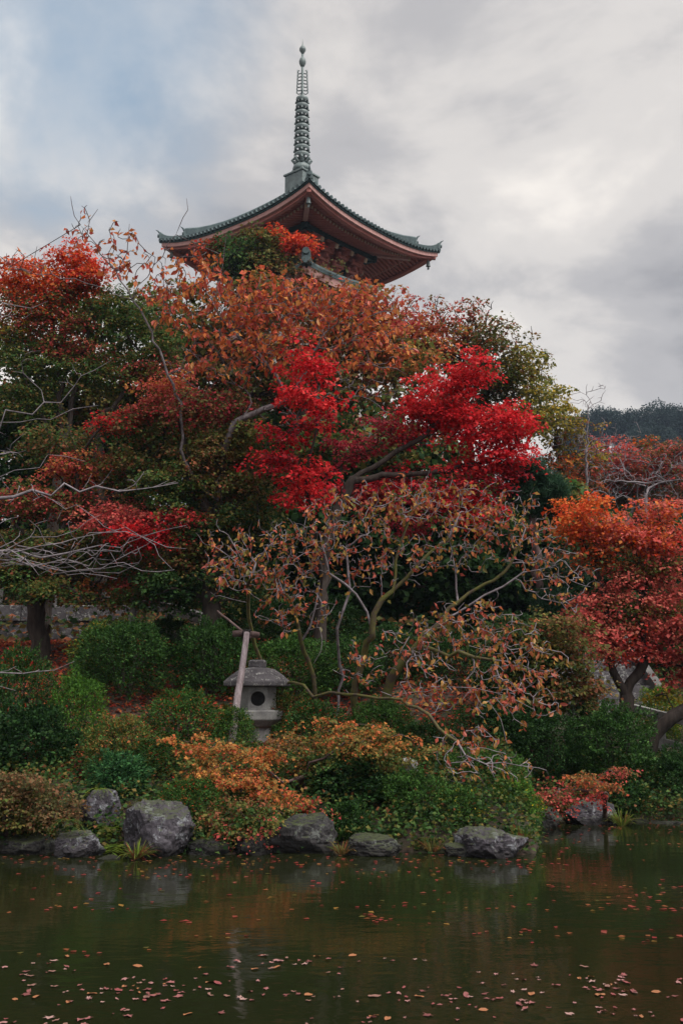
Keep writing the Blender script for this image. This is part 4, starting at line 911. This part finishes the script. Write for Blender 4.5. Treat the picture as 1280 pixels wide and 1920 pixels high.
low('seedling_maple', 'small red orange maple leaning from the rocks over the water', 14.6, [(1135, 1540, 15.6), (1130, 1490, 15), (1090, 1465)], [],
    [(1050, 1485, 44, 18, 'pinkred+brown'), (1110, 1465, 44, 18, 'dullor+brown'), (1155, 1447, 26, 12, 'pinkred+brown'), (1030, 1505, 26, 24, 'pinkred+brown'), (1110, 1490, 14, 14, 'pinkred')], dens=1.6)
# ------------------------------------------------------------------ shrubs
def shrub_mesh(seed, n, lump=.22, Ls=.05, pal='green', extra=None, ex=0.0):
    off = Vector((seed * 7.3, seed * 3.1, seed * 1.7))
    d = unit(rng.normal(size=(n, 3))); d[:, 2] = np.where(d[:, 2] < -.85, -d[:, 2], d[:, 2])
    bumpv = np.array([mnoise.fractal(Vector(v) * 2.0 + off, 1.0, 2.0, 4) for v in d])
    shell = 1 - np.abs(rng.normal(0, .09, n)) - (rng.random(n) < .15) * rng.random(n) * .4
    b2 = np.array([mnoise.noise(Vector(v) * 5.5 + off) for v in d])
    p = d * (1 + lump * bumpv * 1.7 + .10 * b2)[:, None] * (shell - np.where(b2 < -.18, rng.random(n) * .35, 0))[:, None]
    nsp = 70; sd = unit(rng.normal(size=(nsp, 3)) + np.array((0, 0, .5))); k_ = rng.integers(nsp, size=n); near = (d * sd[k_]).sum(1) > .985
    sprout = near | (rng.random(n) < .03); p[sprout] *= rng.uniform(1.0, 1.2, (sprout.sum(), 1))
    a = unit(d + rng.normal(0, .75, (n, 3)) + np.array((0, 0, .25))); nn = d + rng.normal(0, .55, (n, 3)) + np.array((0, 0, .3))
    Ln = Ls * np.clip(rng.lognormal(0, .38, n), .4, 2.2); col = pick(pal, n) * np.clip(1 + .9 * b2, .5, 1.6)[:, None]  # leaves darker in hollows, lighter on bumps: gap shade put into the colour
    if extra:
        msk = (rng.random(n) < ex * (1 + 2 * (np.array([mnoise.noise(Vector(v) * 3 + off) for v in d]) > .12))); col[msk] = pick(extra, int(msk.sum()))
    lv = Leaves(); lv.add(p, a, nn, Ln, Ln * .55, col)
    return lv.mesh('foliage', M['shrub'], .15)
def stem_mesh(seed):
    r_ = random.Random(seed); mb = MB()
    for k in range(9):
        a = r_.uniform(0, 2 * pi); q = r_.uniform(.3, .75)
        mb.tube([(0.08 * cos(a), .08 * sin(a), -1.0), (q * .5 * cos(a), q * .5 * sin(a), -.35), (q * cos(a), q * sin(a), .35)], [.035, .025, .008], 5)
    me = bpy.data.meshes.new('stem'); me.from_pydata(mb.v, [], mb.f); me.materials.append(M['bark_dark']); return me
SM = {'a': shrub_mesh(1, 15000, .2, .05), 'b': shrub_mesh(2, 15000, .28, .055), 'c': shrub_mesh(3, 13000, .2, .055, 'green', 'yellow', .05),
      'd': shrub_mesh(4, 14000, .24, .05, 'green', 'scarlet', .035), 'e': shrub_mesh(5, 9000, .3, .085, 'dkgreen+green'), 'f': shrub_mesh(6, 12000, .3, .055, 'green+olive', 'dullor', .05)}
ST = stem_mesh(3)
AZ = 'azalea mounds on the bank'
def shrub(px, py, rx, ry, Y, kind, tint=(1, 1, 1), label=None, name='azalea_bush', rz=None, group=None, dz=None):
    c = P(px, py, Y); k = Y / FPX; top = c[2] + ry * k; bot = min(c[2] - ry * k, float(hgt(c[0], Y)) - .04); ry = (top - bot) / 2 / k
    root = empty(name, (float(c[0]), Y, float(bot)), random.uniform(0, 6.28) if rz is None else rz)
    tag(root, label or 'rounded dark green azalea mound among the others on the bank', 'bush', group or (None if label else AZ))
    sx, sz = rx * k, ry * k; sy = dz or (sx + sz) / 2
    for nm, me in (('foliage', SM[kind]), ('stem', ST)):
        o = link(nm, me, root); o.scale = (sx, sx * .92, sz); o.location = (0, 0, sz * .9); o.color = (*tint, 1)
    return root
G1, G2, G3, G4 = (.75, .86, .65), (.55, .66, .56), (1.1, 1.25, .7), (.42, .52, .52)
shrub(235, 1225, 92, 66, 18.6, 'a', G2, 'broad dark green azalea below the retaining wall with yellowed tips')
shrub(195, 1195, 60, 32, 19.2, 'c', (1.1, 1, .8), 'low yellow tipped azalea against the retaining wall')
shrub(395, 1222, 62, 62, 18.8, 'b', G2, 'dark green azalea left of the timber prop under the sloping railing'.replace('left of', 'beside'))
shrub(145, 1308, 52, 50, 16.6, 'a', G3, 'bright green round azalea standing alone on red fallen leaves')
shrub(345, 1332, 76, 44, 16.4, 'd', G1, 'flat topped azalea dotted with fallen orange leaves beside the lantern')
shrub(40, 1275, 66, 66, 17.0, 'd', G2, 'dark azalea in front of the leaning maple trunk')
shrub(62, 1390, 72, 66, 15.2, 'e', G4, 'dark blue green broadleaf bush behind the dusty laceleaf maple', 'broadleaf_bush')
shrub(225, 1392, 66, 54, 15.2, 'f', (1, 1, .9), 'azalea with rusty orange leaves above the ferns')
shrub(300, 1420, 60, 40, 15.0, 'd', G2, 'dark azalea between the rusty leaved azalea and the orange maple')
shrub(440, 1362, 40, 36, 16.2, 'c', G1, 'small azalea at the foot of the timber prop')
shrub(545, 1245, 84, 56, 18.6, 'a', G1, 'large green azalea behind the stone lantern')
shrub(650, 1250, 66, 56, 18.8, 'b', G2, 'green azalea behind the mossy cherry bough')
shrub(590, 1360, 70, 50, 16.2, 'd', G2, 'dark azalea between the stone lantern and the orange laceleaf maple')
shrub(715, 1352, 60, 44, 16.2, 'b', G1, 'green azalea just under the mossy cherry bough')
shrub(800, 1400, 70, 50, 15.8, 'a', G4, 'shaded azalea behind the tip of the orange laceleaf maple')
shrub(225, 1452, 52, 40, 14.2, 'e', (.8, 1.1, 1.3), 'glossy bluish rhododendron above the big boulder', 'rhododendron_bush')
shrub(355, 1500, 62, 44, 13.3, 'd', G1, 'green azalea capping the big boulder')
shrub(660, 1470, 84, 58, 14.2, 'e', G4, 'dark broadleaf bush under the orange laceleaf maple', 'broadleaf_bush')
shrub(650, 1545, 40, 40, 13.3, 'e', G2, 'small dark broadleaf bush beside the dark cracked block')
shrub(775, 1505, 62, 62, 13.7, 'b', G1, 'loose green bush beside the standing stone')
shrub(860, 1525, 60, 52, 13.6, 'c', G1, 'yellow flecked bush just behind the rounded lichen rock')
shrub(965, 1515, 50, 56, 13.9, 'c', G3, 'light green clipped bush behind the rounded bank rock')
shrub(900, 1452, 80, 46, 14.8, 'b', (.9, 1, .7), 'green bush under the lowest hanging cherry twigs')
shrub(1010, 1395, 76, 70, 17.2, 'a', G4, 'dark green bush under the low olive maple')
shrub(930, 1370, 80, 60, 17.2, 'b', G4, 'deep shaded bush behind the hanging cherry twigs')
shrub(1150, 1400, 78, 80, 17.0, 'b', G2, 'tall dark green bush at the foot of the forked maple')
shrub(1170, 1505, 56, 46, 16.5, 'e', G2, 'green broadleaf bush hanging over the water below the tall bush', 'broadleaf_bush')
shrub(1262, 1470, 56, 66, 16.8, 'b', G4, 'dark bush below the bent trunk')
shrub(1240, 1530, 50, 34, 16.2, 'f', G4, 'low brownish bush at the inlet waterline')
shrub(1330, 1450, 60, 90, 17, 'b', G4, 'tall shaded bush past the bent trunk')
shrub(1100, 1340, 40, 40, 18.2, 'a', G4, 'small shaded bush at the foot of the stone stairs')
shrub(540, 1330, 50, 34, 17.2, 'f', G2, 'low brown flecked azalea touching the lantern platform')
shrub(-60, 1350, 80, 110, 16, 'b', G4, 'tall dark bush beside the broadleaf bush at the pond end')
shrub(730, 1230, 70, 60, 19.4, 'b', G4, 'shaded bush behind the rising cherry boughs')
shrub(850, 1260, 80, 80, 19.4, 'a', G4, 'shaded rounded bush behind the pink cherry leaves')
shrub(960, 1290, 80, 80, 19.6, 'b', G4, 'shaded bush behind the low olive maple')
shrub(1240, 1310, 50, 26, 21.5, 'c', (1.6, 1.3, .6), 'yellowing bush behind the pale stone railing')
shrub(470, 1180, 60, 60, 20.5, 'b', G4, 'dark bush behind the tied crossbar of the timber prop'); shrub(600, 1170, 80, 60, 21, 'a', G4, 'dark bush at the foot of the crimson maple trunk'); shrub(320, 1185, 50, 30, 20.5, 'a', G4, 'low dark azalea at the foot of the sloping stone railing')

# ------------------------------------------------------------------ rocks on the bank
def rock(px, py, rx, ry, Y, seed, label, m='rock', deep=1.0, flat=.0, name='boulder'):
    c = P(px, py, Y); k = Y / FPX; bm = bmesh.new(); bmesh.ops.create_icosphere(bm, subdivisions=5, radius=1)
    r_ = random.Random(seed); planes = []
    for q in range(16):
        v = Vector((r_.gauss(0, 1), r_.gauss(0, 1), r_.gauss(0, .8))).normalized(); planes.append((v, r_.uniform(.58, .9)))
    planes.append((Vector((r_.uniform(-.2, .2), -.25, 1)).normalized(), .72 - flat))
    for v in bm.verts:
        d = v.co.normalized(); s = 1.0
        for pn, pd in planes:
            q = d.dot(pn)
            if q > .05: s = min(s, pd / q)
        s *= 1 + .09 * mnoise.fractal(d * 2.2 + Vector((seed, 0, 0)), 1, 2, 5) + .05 * mnoise.fractal(d * 7 + Vector((0, seed, 0)), .7, 2, 5)
        v.co = Vector((d.x * rx * k * s * 1.12, d.y * rx * k * s * deep, d.z * ry * k * s * 1.2))
    me = bpy.data.meshes.new(name); bm.to_mesh(me); bm.free(); me.materials.append(M[m])
    o = link(name, me); o.location = tuple(c); tag(o, label, 'rock', 'rocks along the pond edge'); return o
rock(300, 1572, 68, 62, 12.75, 2, 'large purple grey boulder with pale lichen patches at the water edge', 'rock', .8)
rock(150, 1588, 48, 30, 12.6, 5, 'pale flat faced boulder beside the yellow green ferns', 'rock', .8)
rock(192, 1510, 36, 38, 13.4, 9, 'upright grey rock half hidden above the ferns', 'rock', .8)
rock(200, 1614, 26, 9, 12.35, 4, 'small low stone at the waterline by the ferns', 'rock_dark', .8)
rock(555, 1575, 66, 48, 12.9, 21, 'dark cracked block of stone under the orange maple', 'rock_dark', .6)
rock(480, 1592, 40, 28, 12.75, 33, 'small dark stone under the drooping olive maple', 'rock_dark', .8)
rock(695, 1594, 62, 27, 12.7, 13, 'low dark sloping rock in the water', 'rock_dark', .7)
rock(915, 1590, 66, 42, 12.6, 8, 'rounded grey rock with white lichen and fallen leaves on top', 'rock', .8, .05)
rock(768, 1455, 18, 32, 14.4, 17, 'slim pale standing stone between bushes', 'granite', .7)
rock(1105, 1535, 52, 34, 15.7, 23, 'grey rock with pale waterline under the small red maple', 'rock', .7)
rock(1020, 1545, 34, 28, 15.4, 29, 'shaded grey rock in the inlet corner', 'rock_dark', .8)
rock(1240, 1555, 60, 20, 15.9, 31, 'low dark rock at the inlet bank', 'rock_dark', .7)
rock(50, 1600, 60, 30, 12.8, 37, 'dark rock below the dusty laceleaf maple', 'rock_dark', .7)
rock(385, 1600, 44, 26, 12.7, 41, 'dark rock below drooping ferns next to the big boulder', 'rock_dark', .7)
rock(860, 1598, 34, 16, 12.6, 43, 'small dark stone beside the rounded lichen rock', 'rock_dark', .8)

# ------------------------------------------------------------------ ferns, grass tufts, broad leaves
def settle(px, py, Y, far=1.2):
    """slide a plant back along the bank until it stands on the soil"""
    for k in range(25):
        q = P(px, py, Y + far * k / 24); g = max(.0, float(hgt(q[0], q[1])))
        if q[2] <= g + .03: break
    q[2] = min(q[2], g + .02) if q[2] < g + .2 else q[2]
    return q
def fern(px, py, Y, size, nf, pal, label, drop=.5, on_rock=False):
    c = P(px, py, Y) if on_rock else settle(px, py, Y); root = tag(empty('fern', tuple(c)), label, 'fern'); 
    for k in range(nf):
        a = 2 * pi * k / nf + rng.uniform(-.3, .3); u = np.array((cos(a), sin(a) * .8, 0)); Lf = size * rng.uniform(.7, 1.15); m = 22
        s = np.linspace(.05, 1, m); path = u * (s * Lf)[:, None] + np.array((0, 0, 1.)) * ((.75 * s - (.75 + drop) * s ** 2) * Lf)[:, None]
        tang = np.gradient(path, axis=0); side = unit(np.cross(tang, np.array((0, 0, 1.)))); lv = Leaves()
        for sg in (-1, 1):
            Ln = Lf * .26 * np.sin(pi * np.clip(s * .92 + .06, 0, 1)) ** .8
            lv.add(path, side * sg + unit(tang) * .35 + rng.normal(0, .08, (m, 3)), np.tile((0, 0, 1.), (m, 1)) + rng.normal(0, .2, (m, 3)), Ln, np.full(m, Lf * .05), pick(pal, m))
        me = lv.mesh('frond', M['leaf'], .05); link('frond', me, root)
fern(215, 1560, 12.75, .34, 9, 'fernlight', 'yellow green fern in front of the upright rock') if 'fernlight' in PAL else None
PAL['fernlight'] = [((.16, .22, .03), 4), ((.11, .18, .03), 3), ((.22, .26, .04), 2)]
fern(212, 1556, 12.7, .52, 11, 'fernlight', 'yellow green fern in front of the upright rock')
fern(232, 1592, 12.35, .5, 12, 'fernlight', 'yellow green fern arching over the water by the big boulder')
fern(190, 1482, 13.0, .22, 6, 'fernlight', 'pale fern on top of the upright rock', .5, True)
fern(60, 1560, 12.6, .36, 9, 'green', 'dark green fern below the dusty laceleaf maple', .7)
fern(375, 1585, 12.4, .32, 9, 'dkgreen', 'dark green fern hanging beside the big boulder', .8)
fern(640, 1560, 12.7, .26, 8, 'green', 'small green fern beside the dark cracked block')
fern(730, 1560, 12.6, .3, 9, 'green', 'green fern between the low sloping rock and the loose bush')
fern(800, 1575, 12.5, .26, 9, 'olive+green', 'olive fern beside the dry grass tuft', .7)
fern(490, 1590, 12.3, .26, 9, 'dkgreen+green', 'dark fern drooping at the water under the olive maple', .8)
fern(130, 1540, 12.5, .26, 8, 'green+olive', 'green fern draped over the pale flat faced boulder', .8, True)
fern(1010, 1570, 14.8, .28, 8, 'olive', 'olive fern at the inlet corner')
def tuft(px, py, Y, size, n, pal, label, width=.012, spread=.6, name='grass_tuft', cat='grass'):
    c = settle(px, py, Y); root = tag(empty(name, tuple(c)), label, cat); V = []; F = []; colr = []
    for k in range(n):
        a = rng.uniform(0, 2 * pi); u = np.array((cos(a), sin(a), 0)); Lf = size * rng.uniform(.6, 1.2); sp = spread * rng.uniform(.3, 1.2); b = len(V); col = pick(pal, 1)[0]
        side = np.array((-sin(a), cos(a), 0)) * width
        for s, w in ((0, .6), (.4, 1), (.75, .8), (1, .05)):
            p = u * (sp * s * Lf + .05) + np.array((0, 0, 1.)) * (Lf * (s - .75 * sp * s * s)); V += [p + side * w, p - side * w]; colr += [col, col]
        F += [(b + 2 * q, b + 2 * q + 1, b + 2 * q + 3, b + 2 * q + 2) for q in range(3)]
    link('blades', mesh_np('blades', np.array(V), np.array(F), M['leaf'], np.array(colr)), root)
tuft(255, 1608, 12.25, .24, 120, 'fernlight+brown', 'tan and green grass tuft at the foot of the big boulder', .006, 1.0)
tuft(1165, 1548, 15.5, .30, 130, 'fernlight+olive', 'olive grass tuft at the inlet waterline', .006, .9)
tuft(810, 1595, 12.5, .22, 90, 'olive+brown', 'dry grass tuft beside the rounded lichen rock', .005, .9)
tuft(975, 1580, 12.8, .26, 90, 'fernlight+olive', 'bright grass tuft behind the rounded lichen rock', .006, .9)
tuft(640, 1600, 12.5, .2, 80, 'olive+brown', 'dry grass tuft beside the low sloping rock', .005, .9)
tuft(1060, 1515, 14.9, .42, 26, 'green', 'strap leaved plant with broad green blades under the small red maple', .035, .7, 'strap_plant', 'plant')
tuft(430, 1350, 15.9, .34, 110, 'fernlight', 'light green grass clump beside the lantern foot', .006, .5)
tuft(630, 1575, 12.6, .22, 14, 'green', 'pale broad bladed plant beside the dark cracked block', .022, .6, 'strap_plant', 'plant')

# ------------------------------------------------------------------ ground cover and fallen leaves
def scatter(n, xr, tr, pal, Ls, lift=.015, up=2.0, jit=.5):
    x = rng.uniform(*xr, n); t_ = rng.uniform(*tr, n); y = bank(x) + t_; z = hgt(x, y) + rng.uniform(.0, lift, n)
    lv = Leaves(); Ln = Ls * rng.uniform(.6, 1.3, n)
    lv.add(np.stack([x, y, z], -1), rng.normal(0, 1, (n, 3)) * np.array((1, 1, .3)), np.stack([rng.normal(0, jit, n), rng.normal(0, jit, n) - .2, np.full(n, up)], -1), Ln, Ln * .7, pick(pal, n)); return lv
lv = scatter(32000, (-8, 3.5), (2.0, 10.8), 'floor', .085, .05, 1.3, .7)
tag(link('fallen_leaves', lv.mesh('fallen_leaves', M['leaf'], .2)), 'red and brown fallen leaves carpeting the slope', 'leaves', kind='stuff')
lv = scatter(52000, (-9, 9.5), (.0, 3.2), 'dkgreen+green+olive', .065, .3, .8, 1.0)
tag(link('ground_cover', lv.mesh('ground_cover', M['leaf'], .15)), 'low dark green ground cover on the pond bank', 'ground cover', kind='stuff')
lv = scatter(26000, (-14, 14), (9.5, 26), 'dkgreen+brown', .16, .6, .8, 1.0)
tag(link('undergrowth', lv.mesh('undergrowth', M['leaf'], .15)), 'dark undergrowth covering the slope below the pagoda', 'undergrowth', kind='stuff')
# leaves lying on the rounded rock
for (px, py) in ((895, 1553), (910, 1549), (925, 1551), (880, 1556)):
    pass

# floating leaves: loose rafts on the pond
lm = []
for k, rgb in enumerate(((.34, .12, .115), (.30, .07, .07), (.44, .26, .23), (.38, .15, .06), (.20, .06, .055), (.28, .14, .11), (.40, .19, .18), (.28, .09, .085))):
    me = bpy.data.meshes.new('floating_leaf'); V = [(0, 0, 0)]; n = 10
    for q in range(n):
        rad = (.5 * rng.uniform(.75, 1.15) if q % 2 == 0 else .5 * rng.uniform(.35, .6)) if k % 2 == 0 else .5 * rng.uniform(.8, 1.05)
        an_ = 2 * pi * q / n + rng.uniform(-.12, .12); V.append((rad * cos(an_), rad * sin(an_) * (.8 if k % 2 == 0 else .5), rng.uniform(-.02, .12)))
    me.from_pydata(V, [], [(0, 1 + q, 1 + (q + 1) % n) for q in range(n)]); mm, t, b = mat('floating_leaf_%d' % k)
    b.inputs['Base Color'].default_value = (*[v * .72 for v in rgb], 1); b.inputs['Roughness'].default_value = .6; b.inputs['Specular IOR Level'].default_value = .35; me.materials.append(mm); me.update(); lm.append(me)
pts = []
for k in range(100):
    y = 1 / rng.uniform(1 / 15.2, 1 / 5.9); x = rng.uniform(-.35, .35) * y
    if y > bank(x) - .25: continue
    m = 1 + int(rng.exponential(5.5)); a = rng.normal(0, .5); sp = .034 * m ** .5
    for q in range(m): pts.append((x + rng.normal(0, sp * 2.2), y + rng.normal(0, sp * .9)))
pts = np.array(pts); pts = pts[pts[:, 1] < bank(pts[:, 0]) - .12]; order = np.argsort(pts[:, 1])
print('floating', len(pts))
for j, i in enumerate(order[:300]):
    o = link('floating_leaf', lm[int(rng.integers(8))]); o.location = (pts[i, 0], pts[i, 1], .004 + .002 * rng.random()); o.scale = (float(rng.choice([.6, .8, 1, 1.3]) * rng.uniform(.045, .07)),) * 2 + (.06,)
    o.rotation_euler = (rng.normal(0, .05), rng.normal(0, .05), rng.uniform(0, 6.28)); tag(o, 'fallen maple leaf floating on the dark pond', 'leaf', 'fallen leaves floating on the pond')
rest = pts[order[300:]]; n = len(rest) + 420
x = np.concatenate([rest[:, 0], rng.uniform(-5, 6, 420)]); y = np.concatenate([rest[:, 1], bank(x[-420:]) - .15 - rng.exponential(.9, 420)])
lv = Leaves(); Ln = rng.uniform(.035, .07, n); lv.add(np.stack([x, y, np.full(n, .006)], -1), rng.normal(0, 1, (n, 3)) * np.array((1, 1, .02)), np.tile((0, 0, 1.), (n, 1)) + rng.normal(0, .05, (n, 3)), Ln, Ln * .8, pick('floatmix', n) if 'floatmix' in PAL else pick('cherry+pinkred', n) * .6)
tag(link('floating_leaves', lv.mesh('floating_leaves', M['leaf'], .05)), 'tiny leaves drifting along the far waterline', 'leaves', kind='stuff')

# ------------------------------------------------------------------ trees on the far hill
def far_mesh(seed, n=5200):
    lv = Leaves(); off = Vector((seed * 5.1, seed, 0))
    ncl = 26; cc = unit(rng.normal(size=(ncl, 3))) * rng.uniform(.3, .8, (ncl, 1)); cc[:, 2] = cc[:, 2] * .8
    i = rng.integers(ncl, size=n); d = unit(rng.normal(size=(n, 3))); p = cc[i] + d * rng.uniform(.18, .38, (n, 1))
    Ln = rng.uniform(.05, .1, n); lv.add(p, rng.normal(size=(n, 3)), d + rng.normal(0, .4, (n, 3)), Ln, Ln * .8, pick('far', n)); return lv.mesh('crown', M['leaf'], .1)
FM = [far_mesh(k) for k in range(4)]
mb = MB(); mb.tube([(0, 0, -2.6), (.03, 0, -1), (0, .02, .2)], [.09, .07, .03], 6); me = bpy.data.meshes.new('trunk'); me.from_pydata(mb.v, [], mb.f); me.materials.append(M['bark_dark'])
for k in range(28):
    if k < 16: px = 1075 + 15 * k + random.uniform(-5, 5); y = 256 + random.uniform(-8, 8)
    else: px = random.uniform(1060, 1300); y = random.uniform(190, 250)
    x = (px - 640) / FPX * y * 1.03; r_ = random.uniform(4.2, 6.8); z = float(hillz(x, y))
    t0 = tag(empty('far_tree', (x, y, z), random.uniform(0, 6)), 'dark evergreen tree crown on the far hill', 'tree', 'trees on the far hill')
    for nm, mm in (('crown', FM[k % 4]), ('trunk', me)):
        o = link(nm, mm, t0); o.scale = (r_, r_, r_ * random.uniform(.8, 1.15)); o.location = (0, 0, r_ * 1.25)
tot = sum(len(m_.polygons) for m_ in bpy.data.meshes); print('faces', tot)
# ------------------------------------------------------------------ haze
bm = bmesh.new(); bmesh.ops.create_cube(bm, size=1); me = bpy.data.meshes.new('haze'); bm.to_mesh(me); bm.free()
hm = bpy.data.materials.new('haze'); hm.use_nodes = True; ht = hm.node_tree; ht.nodes.clear()
pv = ht.nodes.new('ShaderNodeVolumePrincipled'); pv.inputs['Density'].default_value = .0003; pv.inputs['Color'].default_value = (.6, .76, 1.0, 1); pv.inputs['Anisotropy'].default_value = .2
ho = ht.nodes.new('ShaderNodeOutputMaterial'); ht.links.new(pv.outputs[0], ho.inputs['Volume']); me.materials.append(hm)
hz_ = link('haze', me); hz_.scale = (860, 1360, 100); hz_.location = (0, 250, 46); tag(hz_, kind='stuff')
